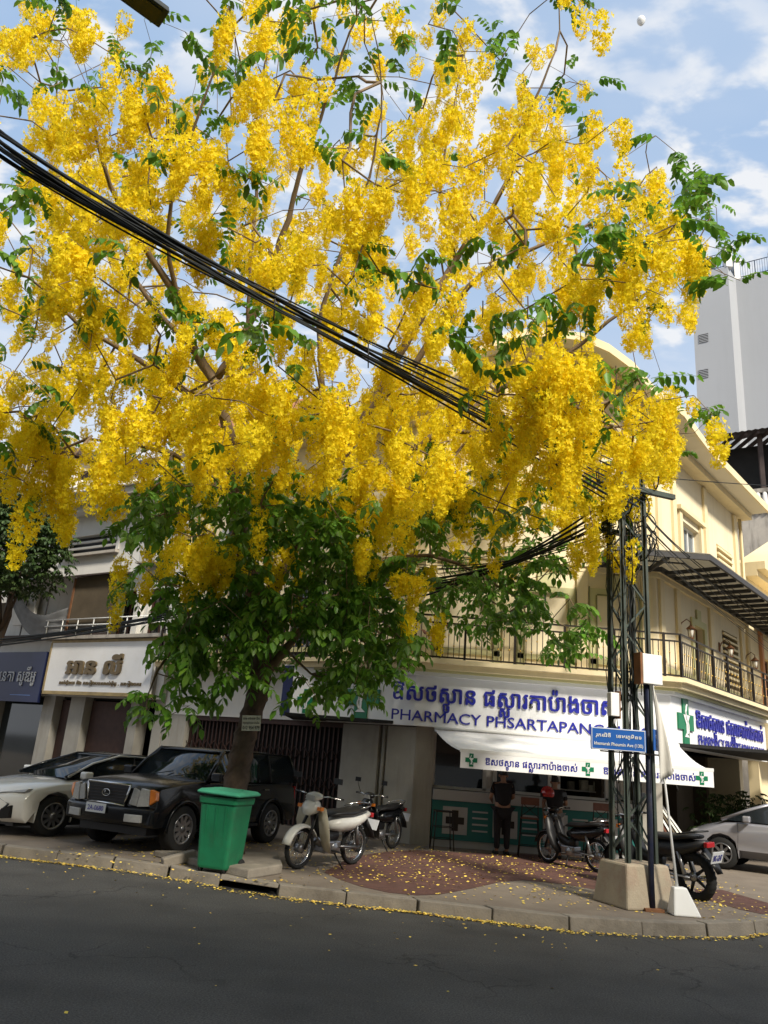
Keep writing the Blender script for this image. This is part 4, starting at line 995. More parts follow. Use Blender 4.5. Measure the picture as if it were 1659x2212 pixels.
# each leaf place carries two or three compound leaves
LP=np.concatenate([leafs,leafs+R_.normal(0,.10,leafs.shape),leafs[::2]+R_.normal(0,.13,leafs[::2].shape)])
scatter(LP,SV,'leaf_spray',M['leaf'],(.85,1.3),.5)
DV=[spray(3,R_,.10,.05,.9)]
dp=np.array([dep(x+R_.normal(0,12),y+R_.normal(0,16),16.3 if x>850 else 13) for x,y in ((925,1360),(925,1375),(915,1385),(940,1375),(930,1350),(835,1205),(840,1225),(838,1240))])
obj('dry_leaves',npmesh('dry_leaves',np.concatenate([V+p-TL0 for p in dp for V,_ in DV]),np.concatenate([DV[0][1]+i*len(DV[0][0]) for i in range(len(dp))]),M['leafdry']),M['leafdry'],tree,kind='stuff')
# long dark seed pods
for x,y in ((632,700),(1062,530),(1116,450),(1078,700),(1043,650),(1140,640),(1180,690),(1205,680),(1330,790),(1012,330),(218,640)):
    p=dep(x,y,11.5); obj('seed_pod',MB().tube([p,p+np.array([.01,0,-.2]),p+np.array([.0,.01,-.42])],.012,5),M['bark'],tree)
print('flowers',len(flow),'leaves',len(leafs),'nodes',cnt)
# dark leafy tree at the left edge
tq=onpl(38,1120,(*(A1+ol*2.6),0),(*ol,0)); dt=thing('dark_leafy_tree','dark green leafy tree at the left edge in front of the pale house','tree',(tq[0],tq[1],.15)); print('tree2',tq); D0=np.array(dt.location)
obj('trunk',MB().tube([D0,D0+np.array([.1,0,2.5]),D0+np.array([.3,.2,5.0]),D0+np.array([.1,0,7.5])],[.16,.13,.10,.04],8),M['bark'],dt)
pts=[]
cl_=[((-.3,0,7.1),1.6,620),((.9,-.6,6.6),1.2,420),((-1.2,.2,8.5),1.4,380),((.4,.3,8.2),1.0,230),((-2.4,-.3,7.2),1.7,460),((1.2,-.3,7.4),.8,150),((-1.6,0,9.5),1.0,160)]
for c,r,n in cl_:
    v=R_.normal(0,1,(n,3)); v/=np.linalg.norm(v,axis=1)[:,None]; v*=(R_.uniform(.25,1,(n,1))**.5)*r; pts.append(v+np.array(c)+D0*np.array([1,1,1]))
    obj('limb',MB().tube([D0+np.array([.2,.1,4.5]),D0+np.array(c)*.8+np.array([0,0,1.0]),D0+np.array(c)],[.05,.03,.015],5),M['bark'],dt)
pts=np.concatenate(pts); LS=[spray(n,R_,l,.05,.5,.24) for n,l in ((3,.11),(4,.12))]
VV=[];QQ=[];b=0
for p in pts:
    V,Q=LS[R_.integers(2)]; Mx=rotz(R_.uniform(0,6.28)); VV.append((V*1.25)@Mx.T+p-D0); QQ.append(Q+b); b+=len(V)
obj('crown',npmesh('crown',np.concatenate(VV),np.concatenate(QQ),M['leafdark']),M['leafdark'],dt,kind='stuff')
# planter shrubs at the right under the canopy
pb_=[]
for k in range(6):
    c=np.array(FR(2.6+k*.75,.15+.2*(k%2),.95)); sh=thing('planter_shrub','x','shrub',(c[0],c[1],.15),group='dark shrubs in front of the recessed brown wall behind the silver car')
    sh['label']='dark narrow-leaved shrub against the brown wall, %s from the corner column'%('first','second','third','fourth','fifth','sixth')[k]
    n=90; v=R_.normal(0,1,(n,3)); v/=np.linalg.norm(v,axis=1)[:,None]; v*=np.array([.5,.5,.75])*(R_.uniform(.1,1,(n,1))**.5)
    VV=[];QQ=[];b=0
    for p in v:
        V,Q=LS[R_.integers(2)]; Mx=rotz(R_.uniform(0,6.28)); VV.append((V*.8)@Mx.T+p+np.array([0,0,.9])); QQ.append(Q+b); b+=len(V)
    obj('foliage',npmesh('foliage',np.concatenate(VV),np.concatenate(QQ),M['leafdark']),M['leafdark'],sh,kind='stuff')
    obj('stem',MB().tube([(0,0,0),(.03,0,.5),(0,.02,1.1)],.02,5),M['bark'],sh,off=(0,0,0))
# fallen petals
V=[];Q=[]
def petal(p,s):
    a=R_.uniform(0,6.28); t=R_.uniform(0,.5); u=np.array([math.cos(a),math.sin(a),0])*s; v=np.array([-math.sin(a),math.cos(a),t])*s*.7; b=len(V)
    V.extend([p-u-v*.3,p+u*.3-v,p+u+v*.5,p-u*.2+v]); Q.append((b,b+1,b+2,b+3))
kb=np.array(main); 
def onkerb(u):
    segs=np.linalg.norm(kb[1:]-kb[:-1],axis=1); c=np.concatenate([[0],np.cumsum(segs)]); s=u*c[-1]; k=min(len(segs)-1,int(np.searchsorted(c,s)-1)); k=max(k,0); d=(kb[k+1]-kb[k])/segs[k]; return kb[k]+d*(s-c[k]),np.array([d[1],-d[0]])
for _ in range(8000):   # drift along the gutter
    u=R_.random()*.85; p,n=onkerb(u); q=p+n*(.02+abs(R_.normal(0,.07))*(.6+.8*abs(math.sin(u*23)))); 
    dens=.35+.65*(math.sin(u*37)*.5+.5)
    if R_.random()<dens: petal(np.array([*q,.006+R_.uniform(0,.02)]),R_.uniform(.012,.026))
for _ in range(230):
    p,n=onkerb(R_.random()*.9); q=p+n*abs(R_.normal(0,1.1)); petal(np.array([*q,.006]),R_.uniform(.012,.024))
for _ in range(60): petal(np.array([R_.uniform(-7,6),R_.uniform(4,11),.006]),R_.uniform(.012,.022))
PC=[(R_.uniform(-4.5,6.5),R_.uniform(11.6,17.3)) for _ in range(40)]
for _ in range(2600):
    c_=PC[R_.integers(40)]; x=R_.uniform(-4.5,7) if R_.random()<.35 else c_[0]+R_.normal(0,.45); y=R_.uniform(11,17.6) if R_.random()<.4 else c_[1]+R_.normal(0,.3)
    if y<11.3 or y>17.7: continue
    petal(np.array([x,y,.163]),R_.uniform(.014,.03))
pt=obj('fallen_petals',npmesh('fallen_petals',np.array(V),np.array(Q),M['litter']),M['litter'],kind='stuff')
tag(pt,'yellow petals fallen along the kerb, road and pavement','petals')
# ================================================================ ADDED SHADE HOUSES (unseen behind the camera; heights set to shade the street)
def shade_house(x0,x1,h,mt,label):
    t=thing('added_shade_house',label,'building',((x0+x1)/2,-11,0),group='unseen tall houses added behind the camera to shade the street')
    F=lambda a,o,z:(a,-11-o*-1,z)
    ops=[(x0+1+2.6*k,x0+2.4+2.6*k,f*3.4+1.0,f*3.4+2.6) for f in range(1,int(h/3.4)) for k in range(int((x1-x0-1)/2.6))]
    obj('wall',wall(MB(),F,x0,x1,0,h,.3,ops),mt,t)
    obj('inner_partition',MB().box(x0,x1,-1.0,-.6,0,h,F),M['dark'],t)
    obj('back_wall',MB().box(x0,x1,-12,-11.7,0,h,F).box(x0,x1,-11.7,-.31,h-.2,h,F),mt,t)
    for f in range(1,int(h/3.4)): obj('balcony',MB().box(x0+.2,x1-.2,.01,1.0,f*3.4-.05,f*3.4+.12,F).box(x0+.2,x1-.2,.92,1.0,f*3.4+.12,f*3.4+.95,F),mt,t)
for x0,x1,h,k,l in ((-42,-28,22,'cream','long cream unseen house added for shade, across the street from the navy sign'),(-27.9,-14,23,'whiteplaster','white balconied unseen house added for shade, across the street from the white shop sign'),(-13.9,2,24,'cream','cream balconied unseen house added for shade directly behind the viewer'),(2.1,17,23,'whiteplaster','white balconied unseen house added for shade, across the street from the pharmacy'),(17.1,33,24,'cream','cream tall unseen house added for shade, across the street from the lattice pole'),(33.1,50,23,'whiteplaster','white tall unseen house added for shade at the far corner across the street')):
    shade_house(x0,x1,h,M[k],l)
# ================================================================ VEHICLES
def arcpts(cx,r,z0,n=9):
    a0=math.acos(0) if False else 0
    th0=math.asin(max(-1,min(1,(z0-.36)/r))); return [(cx+r*math.cos(t),.36+r*math.sin(t)) for t in np.linspace(th0,math.pi-th0,n)]
def car_body(Lf,Lr,W,zb,top,xw_f,xw_r,rw,kf,kr,tumble,zbelt,parent,mt,shoulder=.05):
    # top: outline points from the front bottom over the bonnet and belt to the rear bottom
    fa=arcpts(xw_f,rw,zb); ra=arcpts(xw_r,rw,zb)
    low=[(p[0],p[1],1) for p in reversed(ra)]+[(p[0],p[1],1) for p in reversed(fa)]
    low=[(q[0],q[1],1) for q in sorted([(p[0],p[1]) for p in ra],key=lambda p:p[0])]+[(q[0],q[1],1) for q in sorted([(p[0],p[1]) for p in fa],key=lambda p:p[0])]
    outl=[(x,z,0) for x,z in top]+low
    ys=[-1,-.985,-.94,-.80,-.62,-.45,0,.45,.62,.80,.94,.985,1]; rings=[]
    for y in ys:
        ay=abs(y); ins={1:.035,.985:.018,.94:.0}.get(ay,0); ring=[]
        for x,z,isarc in outl:
            f=0 if isarc else max(0,(x-Lf*.55)/(Lf*.45)); r=0 if isarc else max(0,(-x-Lr*.55)/(Lr*.45))
            xx=x-kf*f*ay**3+kr*r*ay**3
            zz=z
            if isarc and ay<.7: zz=zb
            if not isarc and z>zbelt-.25: zz=z-shoulder*ay**4
            yy=y*W/2*(1-tumble*max(0,(z-.75))/.6-(.03 if z<.45 and not isarc else 0))
            if ins and not isarc: zz-=ins*.5 if z>zbelt-.3 else 0
            yy*=(1-0*ins)
            ring.append((xx,yy,zz))
        rings.append(ring)
    n=len(outl); vs=[p for r in rings for p in r]
    fs=[(i*n+k,i*n+(k+1)%n,(i+1)*n+(k+1)%n,(i+1)*n+k) for i in range(len(ys)-1) for k in range(n)]+[tuple(range(n)),tuple(reversed(range((len(ys)-1)*n,len(ys)*n)))]
    mb=MB().add(vs,fs,True); o=obj('body',mb,mt,parent,off=(0,0,0),bev=.012); return o
def greenhouse(parent,mt,b,r,wb,wr,zb,zr,pill=.035,extra_pillars=()):
    # b: (x front, x rear) at the belt, r: same at roof; widths; glass block plus roof and pillars
    bf,br=b; rf,rr=r
    g=MB(); k=.012
    B=[(bf,-wb,zb),(bf,wb,zb),(br,wb,zb),(br,-wb,zb)]; T=[(rf,-wr,zr),(rf,wr,zr),(rr,wr,zr),(rr,-wr,zr)]
    mid=[tuple((np.array(B[i])+np.array(T[i]))/2+np.array([(.05 if i<2 else -.04),(.02 if i in(1,2) else -.02),0])) for i in range(4)]
    g.add(B+mid+T,[(0,1,5,4),(1,2,6,5),(2,3,7,6),(3,0,4,7),(4,5,9,8),(5,6,10,9),(6,7,11,10),(7,4,8,11)],True)
    gl=obj('glasshouse',g,M['glass'],parent,off=(0,0,0))
    rn=MB(); ny=6;nx=6; vs=[]
    for j in range(ny+1):
        for i in range(nx+1):
            u=i/nx;v=j/ny*2-1; x=rf+.06+(rr-rf-.1)*u; vs.append((x,v*(wr+.015),zr+.055*(1-v**4)*(1-(2*u-1)**4*.8)-.01))
    rn.add(vs,[(j*(nx+1)+i,j*(nx+1)+i+1,(j+1)*(nx+1)+i+1,(j+1)*(nx+1)+i) for j in range(ny) for i in range(nx)],True)
    ro=obj('roof',rn,mt,parent,off=(0,0,0)); m_=ro.modifiers.new('s','SOLIDIFY'); m_.thickness=.03
    for s in (-1,1):
        for (p,q) in (((bf,s*wb,zb),(rf,s*wr,zr)),((br,s*wb,zb),(rr,s*wr,zr))):
            md=tuple((np.array(p)+np.array(q))/2+np.array([(.05 if p[0]==bf else -.04),s*.02,0])); obj('roof_pillar',MB().tube([p,md,q],[pill*1.2,pill,pill],6),mt,parent,off=(0,0,0))
        for xb_,xr_ in extra_pillars: obj('door_pillar',MB().tube([(xb_,s*(wb+.005),zb),((xb_+xr_)/2,s*((wb+wr)/2+.022),(zb+zr)/2),(xr_,s*wr,zr)],.03,6),M['black'],parent,off=(0,0,0))
        obj('roof_rail',MB().tube([(rf,s*wr,zr+.005),((rf+rr)/2,s*(wr+.01),zr+.03),(rr,s*wr,zr+.005)],.022,6),mt,parent,off=(0,0,0))
    return gl
def wheel(parent,x,y,r,w_,spokes,mt='alloy',wide=.055):
    s=1 if y>0 else -1
    h=obj('wheel',MB().lathe([(r*.62,-w_/2),(r*.93,-w_/2),(r,-w_/2+.03),(r,w_/2-.03),(r*.93,w_/2),(r*.64,w_/2)],(x,y,r),axis='y',n=28,cap=False),M['rubber'],parent,off=(0,0,0))
    rim=MB(); yo_=y+s*(w_/2-.01)
    n=28; vs=[]
    for rr_,yy in ((r*.66,0),(r*.66,.012*s),(r*.58,.006*s),(r*.57,-.05*s)):
        for k in range(n): a=2*math.pi*k/n; vs.append((x+rr_*math.cos(a),yo_+yy,r+rr_*math.sin(a)))
    rim.add(vs,[(i*n+k,i*n+(k+1)%n,(i+1)*n+(k+1)%n,(i+1)*n+k) for i in range(3) for k in range(n)],True)
    for k in range(spokes):
        a=2*math.pi*k/spokes; c,d=math.cos(a),math.sin(a); p=Vector((-d,0,c))*wide*.5
        i0=Vector((x+c*.05,yo_-.01*s,r+d*.05)); o0=Vector((x+c*r*.6,yo_-.005*s,r+d*r*.6)); t=Vector((0,-.03*s,0))
        rim.hexa([i0-p,i0+p,o0+p*.8,o0-p*.8,i0-p+t,i0+p+t,o0+p*.8+t,o0-p*.8+t])
    rim.lathe([(.001,0),(.06,0),(.06,-.03)] if s<0 else [(.001,0),(.06,0),(.06,-.03)],(x,yo_+.004*s,r),axis='y',n=12)
    obj('rim',rim,M[mt],h,off=(0,0,0))
    obj('hub_back',MB().lathe([(.001,0),(r*.56,0),(r*.56,.02)],(x,yo_-.06*s,r),axis='y',n=20),M['black'],h,off=(0,0,0))
def plate(parent,x,y,z,txt,w_=.42,h_=.15,rot=None,mt='plate'):
    Mx=Matrix(((0,0,1,x),(1,0,0,y),(0,1,0,z),(0,0,0,1))) if rot is None else rot
    pb=MB(); 
    def F(a,o,zz): return Mx@Vector((a,zz,o))
    pb.box(-w_/2,w_/2,0,.01,-h_/2,h_/2,F); po=obj('number_plate',pb,M[mt],parent,off=(0,0,0))
    text('plate_characters',txt,Mx@Matrix.Translation((-w_*.4,-h_*.28,.012)),w_*.8,h_*.52,M['blue'],po,0,.01)
    return po
# ---- black off-roader
def hd(h): return math.atan2(h[1],h[0])
suv=thing('black_suv','large black off-road car with chrome grille and amber corner lamps parked behind the green bin','car',(-3.12,15.35,.152),hd((-.44,-.90))); suv.scale=(.94,.94,.94)
top=[(2.30,.42),(2.40,.50),(2.42,.70),(2.34,.74),(2.33,1.02),(2.24,1.10),(1.6,1.18),(.95,1.22),(.75,1.20),(-.5,1.20),(-2.2,1.20),(-2.36,1.12),(-2.40,.75),(-2.44,.70),(-2.42,.48),(-2.30,.42)]
car_body(2.4,2.4,1.94,.42,top,1.40,-1.42,.44,.16,.10,.06,1.2,suv,M['paintblack'])
greenhouse(suv,M['paintblack'],(.78,-2.34),(.22,-2.18),.90,.755,1.17,1.71,.045,((-.35,-.38),(-1.35,-1.32)))
for x in (1.40,-1.42):
    for y in (-.84,.84): wheel(suv,x,y,.385,.26,10,wide=.07)
obj('chassis',MB().box(-2.1,2.1,-.75,.75,.28,.46),M['black'],suv,off=(0,0,0))
XF=lambda a,o,z:(2.33+o-.16*abs(a/.97)**3*.9,a,z)
gr=MB(); gr.prism([(-.40,.76),(.40,.76),(.46,1.06),(-.46,1.06)],.005,.03,XF); gp=obj('grille',gr,M['black'],suv,off=(0,0,0))
for k in range(5): obj('grille_slat',MB().box(-.41,.41,.031,.045,.79+k*.05,.805+k*.05,XF),M['iron'],gp,off=(0,0,0))
cf=MB()
for p,q in (((-.41,.75),(.41,.75)),((.41,.75),(.475,1.075)),((.475,1.075),(-.475,1.075)),((-.475,1.075),(-.41,.75))): cf.tube([XF(p[0],.03,p[1]),XF(q[0],.03,q[1])],.022,6)
obj('grille_surround',cf,M['chrome'],gp,off=(0,0,0))
em=MB(); em.tube([XF(.085*math.cos(t),.06,.92+.055*math.sin(t)) for t in np.linspace(0,6.283,18)],.007,5); em.tube([XF(-.02,.06,.955),XF(-.03,.06,.90),XF(.05,.06,.90)],.009,5); obj('emblem',em,M['chrome'],gp,off=(0,0,0))
for s in (-1,1):
    obj('headlight',MB().prism([(s*.50,.77),(s*.64,.75),(s*.68,.99),(s*.56,1.04)],.0,.04,XF),M['lamp'],suv,off=(0,0,0),bev=.01)
    obj('headlight',MB().prism([(s*.66,.74),(s*.86,.76),(s*.84,1.02),(s*.70,1.04)],-.02,.05,XF),M['lamp'],suv,off=(0,0,0),bev=.01)
    hb=obj('corner_lamp',MB().prism([(s*.87,.78),(s*.965,.86),(s*.955,1.0),(s*.85,1.03)],-.04,.045,XF),M['amber'],suv,off=(0,0,0),bev=.01)
    obj('fog_lamp',MB().prism([(s*.50,.50),(s*.80,.50),(s*.80,.62),(s*.50,.62)],.05,.11,XF),M['lamp'],suv,off=(0,0,0),bev=.008)
    obj('door_mirror',MB().cbox((.72,s*1.06,1.25),(.14,.22,.17)),M['paintblack'],suv,off=(0,0,0),bev=.03)
    for xh in (-.15,-1.15): obj('door_handle',MB().box(xh-.09,xh+.09,s*.955-.012,s*.955+.012,1.02,1.05),M['chrome'],suv,off=(0,0,0))
    obj('side_step',MB().box(-.9,.9,s*.93-.06,s*.93+.06,.36,.41),M['black'],suv,off=(0,0,0))
    ar=MB()
    for xw in (1.40,-1.42): ar.tube([(xw+.46*math.cos(t),s*.975,.385+.46*math.sin(t)) for t in np.linspace(-.1,math.pi+.1,16)],.03,5)
    obj('arch_flare',ar,M['paintblack'],suv,off=(0,0,0))
    obj('tail_lamp',MB().box(-2.42,-2.38,s*.78-.1,s*.78+.1,.85,1.1),M['red'],suv,off=(0,0,0))
obj('bumper',MB().prism([(-.95,.45),(.95,.45),(.97,.70),(-.97,.70)],-.10,.09,XF),M['paintblack'],suv,off=(0,0,0),bev=.03)
plate(suv,2.44,-.12,.665,'2A-0680',.44,.15)
wp=MB(); wp.tube([(.83,.1,1.21),(.70,.55,1.30)],.008,4); wp.tube([(.83,-.45,1.21),(.70,-.0,1.30)],.008,4); obj('wiper',wp,M['black'],suv,off=(0,0,0))
# ---- white saloon
wc=thing('white_saloon','sleek white saloon car with black grille at the left edge','car',(-5.15,16.2,.152),hd((-.62,-.785)))
top=[(2.20,.22),(2.36,.32),(2.40,.55),(2.32,.72),(2.10,.84),(1.4,.93),(.95,.97),(-.5,.99),(-1.7,1.02),(-2.25,1.0),(-2.35,.7),(-2.36,.4),(-2.2,.22)]
car_body(2.4,2.35,1.88,.22,top,1.42,-1.38,.37,.38,.25,.10,.95,wc,M['paintwhite'],.07)
greenhouse(wc,M['paintblack'],(1.25,-2.05),(.20,-1.0),.80,.60,.96,1.37,.03,((-.2,-.25),))
obj('chrome_arc',MB().tube([(1.22,.84,.98),(.72,.74,1.22),(.1,.64,1.38),(-.8,.63,1.37),(-1.7,.76,1.12)],.022,6),M['paintwhite'],wc,off=(0,0,0))
for x in (1.42,-1.38):
    for y in (-.82,.82): wheel(wc,x,y,.335,.22,10)
WF=lambda a,o,z:(2.405+o-.38*abs(a/.94)**3-(.45*max(0,z-.55))-.28*max(0,.35-z),a,z)
obj('grille',MB().prism([(-.62,.30),(-.78,.52),(-.55,.62),(.55,.62),(.78,.52),(.62,.30)],-.06,.012,WF),M['black'],wc,off=(0,0,0))
for s in (-1,1):
    obj('headlight',MB().prism([(s*.50,.665),(s*.90,.72),(s*.925,.77),(s*.62,.70)],-.06,.03,WF),M['lamp'],wc,off=(0,0,0))
    obj('air_vent',MB().prism([(s*.66,.28),(s*.80,.30),(s*.82,.50),(s*.70,.44)],-.05,.02,WF),M['black'],wc,off=(0,0,0))
    obj('door_mirror',MB().cbox((.95,s*.98,1.02),(.16,.2,.13)),M['paintwhite'],wc,off=(0,0,0),bev=.03)
plate(wc,2.42,0,.38,'2BK-5016',.4,.12)
obj('chassis',MB().box(-2.1,2.0,-.7,.7,.16,.3),M['black'],wc,off=(0,0,0))
# ---- silver hatchback
sc_=thing('silver_hatchback','silver hatchback with dark windows nosed in beside the shrubs at the right edge','car',(9.45,17.95,.152),hd((-.82,.57)))
top=[(2.02,.25),(2.16,.36),(2.18,.55),(2.08,.72),(1.75,.86),(1.25,.99),(.9,1.02),(-.5,1.02),(-1.6,1.08),(-2.1,1.1),(-2.22,.9),(-2.2,.4),(-2.05,.25)]
car_body(2.18,2.2,1.76,.25,top,1.33,-1.37,.36,.30,.2,.10,.98,sc_,M['paintsilver'],.07)
greenhouse(sc_,M['paintsilver'],(1.32,-2.1),(.15,-1.35),.76,.58,1.0,1.47,.035,((-.15,-.2),))
for x in (1.33,-1.37):
    for y in (-.77,.77): wheel(sc_,x,y,.32,.2,8)
for s in (-1,1):
    obj('headlight',MB().prism([(s*.5,.62),(s*.76,.66),(s*.74,.76),(s*.56,.70)],-.12,.012,lambda a,o,z:(2.17+o-.30*abs(a/.88)**3-.55*max(0,z-.55),a,z)),M['lamp'],sc_,off=(0,0,0))
    obj('door_mirror',MB().cbox((.78,s*.92,1.06),(.15,.2,.13)),M['paintsilver'],sc_,off=(0,0,0),bev=.03)
    for xh in (-.1,-1.0): obj('door_handle',MB().box(xh-.08,xh+.08,s*.865-.012,s*.865+.012,.86,.89),M['chrome'],sc_,off=(0,0,0))
    ds=MB()
    for xd in (1.0,-.15,-1.15): ds.tube([(xd,s*.882,.4),(xd-.02,s*.878,.7),(xd-.02,s*.842,.97)],.004,4)
    obj('door_gap',ds,M['black'],sc_,off=(0,0,0))
# ================================================================ MOTORCYCLES
def motorbike(name,label,loc,h,body,panel,fat=1.0,helmet=None,box=False,rplate=True,lean=0):
    t=thing(name,label,'motorbike',loc,hd(h))
    rw=.29*(1 if fat<1.3 else 1.02); tw_=.04*fat
    for x,nm in ((.62,'front_wheel'),(-.62,'rear_wheel')):
        ty=MB(); n=28; prof=[(rw-.055,-tw_*.8),(rw-.01,-tw_*.7),(rw,0),(rw-.01,tw_*.7),(rw-.055,tw_*.8)]; ty.lathe(prof,(x,0,rw),axis='y',n=n)
        # open the disc: tyre ring only
        ty=MB(); ty.tube([(x+(rw-.03)*math.cos(a),0,rw+(rw-.03)*math.sin(a)) for a in np.linspace(0,2*math.pi,30)],.032*fat,8,cap=False)
        w_=obj(nm,ty,M['rubber'],t,off=(0,0,0))
        rm=MB(); rm.tube([(x+(rw-.065)*math.cos(a),0,rw+(rw-.065)*math.sin(a)) for a in np.linspace(0,2*math.pi,30)],.014,6,cap=False)
        obj('rim',rm,M['chrome'],w_,off=(0,0,0))
        sp_=MB()
        if fat<1.3:
            for k in range(18): a=k*2*math.pi/18; sp_.tube([(x+.04*math.cos(a+.5),.02*(-1)**k,rw+.04*math.sin(a+.5)),(x+(rw-.07)*math.cos(a),0,rw+(rw-.07)*math.sin(a))],.003,4)
        else:
            for k in range(5): a=k*2*math.pi/5; sp_.tube([(x,0,rw),(x+(rw-.07)*math.cos(a),0,rw+(rw-.07)*math.sin(a))],[.03,.018],5)
        obj('spokes',sp_,M['chrome'] if fat<1.3 else M['black'],w_,off=(0,0,0))
        obj('hub',MB().lathe([(.02,-.05),(.065,-.04),(.065,.04),(.02,.05)],(x,0,rw),axis='y',n=14),M['alloy'],w_,off=(0,0,0))
    fk=MB()
    for s in (-1,1): fk.tube([(.62,s*.075,rw),(.50,s*.075,.62),(.44,s*.05,.80)],.02,6)
    obj('fork',fk,M['black'],t,off=(0,0,0))
    fm=MB(); vs=[]; n=10
    for i in range(n+1):
        a=math.pi*(-.02+i/n*.80)+.25; r_=rw+.035
        for yy,dz in ((-.065*fat**.5,-.03),(-.05,0),(0,.015),(.05,0),(.065*fat**.5,-.03)): vs.append((.62+(r_+dz)*math.cos(a),yy,rw+(r_+dz)*math.sin(a)))
    fm.add(vs,[(i*5+k,i*5+k+1,i*5+5+k+1,i*5+5+k) for i in range(n) for k in range(4)],True); ff=obj('front_mudguard',fm,body,t,off=(0,0,0)); m_=ff.modifiers.new('s','SOLIDIFY'); m_.thickness=.006
    # steering column, front cowl, leg shield
    def loft(secs,mt,name,par=t,bev=0):
        vs=[];k=len(secs[0])
        for s_ in secs: vs+=s_
        mb=MB().add(vs,[(i*k+j,i*k+(j+1)%k,(i+1)*k+(j+1)%k,(i+1)*k+j) for i in range(len(secs)-1) for j in range(k)]+[tuple(range(k)),tuple(reversed(range((len(secs)-1)*k,len(secs)*k)))],True)
        return obj(name,mb,mt,par,off=(0,0,0))
    def sec(x,z,w_,h_,tx=0,n=10): return [(x+h_*math.sin(a)*math.sin(tx),w_*math.cos(a),z+h_*math.sin(a)*math.cos(tx)) for a in np.linspace(0,2*math.pi,n,endpoint=False)]
    loft([sec(.60,.80,.04,.05),sec(.56,.84,.10,.10),sec(.48,.87,.13,.12),sec(.40,.88,.09,.09)],body,'front_cowl')
    loft([sec(.53,.98,.03,.03),sec(.50,1.0,.10,.06),sec(.42,1.02,.12,.06),sec(.34,1.0,.06,.04)],body,'handlebar_cover')
    obj('headlight',MB().prism([(-.07,.96),(.07,.96),(.05,1.03),(-.05,1.03)],0,.03,lambda a,o,z:(.515+o,a,z)),M['lamp'],t,off=(0,0,0))
    for s in (-1,1):
        loft([[(.46,s*.08,.90),(.46,s*.20,.88),(.44,s*.20,.86),(.43,s*.08,.88)],[(.38,s*.07,.66),(.42,s*.25,.64),(.40,s*.25,.62),(.35,s*.07,.64)],[(.30,s*.07,.42),(.34,s*.24,.40),(.32,s*.24,.38),(.27,s*.07,.40)],[(.20,s*.07,.27),(.24,s*.19,.26),(.21,s*.19,.24),(.17,s*.07,.25)]],panel,'leg_shield')
        obj('indicator',MB().cbox((.50,s*.15,.86),(.06,.06,.05)),M['amber'],t,off=(0,0,0))
    hb=MB(); hb.tube([(.36,-.34,1.03),(.42,-.2,1.04),(.43,0,1.0),(.42,.2,1.04),(.36,.34,1.03)],.012,6); hbo=obj('handlebar',hb,M['chrome'],t,off=(0,0,0))
    for s in (-1,1):
        obj('grip',MB().tube([(.375,s*.25,1.035),(.35,s*.37,1.03)],.018,8),M['black'],hbo,off=(0,0,0))
        mi=MB().tube([(.42,s*.22,1.05),(.46,s*.27,1.18),(.44,s*.30,1.24)],.006,5); mi.cbox((.43,s*.31,1.28),(.02,.12,.08)); obj('mirror',mi,M['black'],t,off=(0,0,0))
    # frame tunnel, engine, seat, tail
    loft([sec(.38,.74,.05,.07),sec(.26,.50,.06,.09),sec(.05,.42,.06,.09),sec(-.12,.46,.08,.10)],M['black'],'frame_cover')
    loft([sec(.06,.60,.07,.06),sec(-.12,.62,.13,.13),sec(-.40,.64,.14,.14),sec(-.66,.70,.12,.09),sec(-.86,.76,.07,.05)],body if fat<1.3 else M['black'],'tail_body')
    loft([sec(.10,.74,.06,.02),sec(-.05,.78,.13,.05),sec(-.35,.79,.15,.055),sec(-.60,.83,.13,.05),sec(-.78,.84,.08,.03)],M['black'],'seat')
    en=MB().cbox((.02,0,.30),(.34,.20,.17)); en.tube([(.14,0,.34),(.32,0,.40)],[.075,.065],10); en.lathe([(.02,-.13),(.09,-.11),(.09,.11),(.02,.13)],(-.02,0,.29),axis='y',n=14); obj('engine',en,M['alloy'],t,off=(0,0,0),bev=.015)
    ex=MB().tube([(.28,-.09,.34),(.24,-.12,.20),(0,-.13,.19),(-.2,-.14,.20)],.014,6); ex.tube([(-.2,-.15,.20),(-.28,-.15,.21),(-.72,-.15,.28),(-.76,-.15,.285)],[.02,.042,.045,.03],10); obj('exhaust',ex,M['chrome'],t,off=(0,0,0))
    sa=MB()
    for s in (-1,1): sa.tube([(-.1,s*.09,.30),(-.62,s*.09,rw)],.018,6); sa.tube([(-.55,s*.10,rw+.03),(-.46,s*.10,.62)],.028,8)
    obj('swing_arm',sa,M['alloy'],t,off=(0,0,0))
    loft([[(-.78,-.06,.72),(-.78,.06,.72),(-.80,.06,.70),(-.80,-.06,.70)],[(-.95,-.07,.52),(-.95,.07,.52),(-.97,.07,.5),(-.97,-.07,.5)],[(-1.02,-.06,.40),(-1.02,.06,.40),(-1.03,.06,.39),(-1.03,-.06,.39)]],M['black'],'rear_mudguard')
    obj('tail_light',MB().cbox((-.90,0,.75),(.06,.16,.07)),M['red'],t,off=(0,0,0),bev=.01)
    gr_=MB().tube([(-.50,.14,.86),(-.72,.13,.90),(-.86,.06,.92),(-.86,-.06,.92),(-.72,-.13,.90),(-.50,-.14,.86)],.011,6); obj('grab_rail',gr_,M['chrome'] if fat<1.3 else M['black'],t,off=(0,0,0))
    fr_=MB().tube([(.05,-.24,.26),(.05,.24,.26)],.014,6); obj('footrest',fr_,M['black'],t,off=(0,0,0))
    obj('side_stand',MB().tube([(.0,.10,.24),(-.06,.24,.01)],.012,5),M['black'],t,off=(0,0,0))
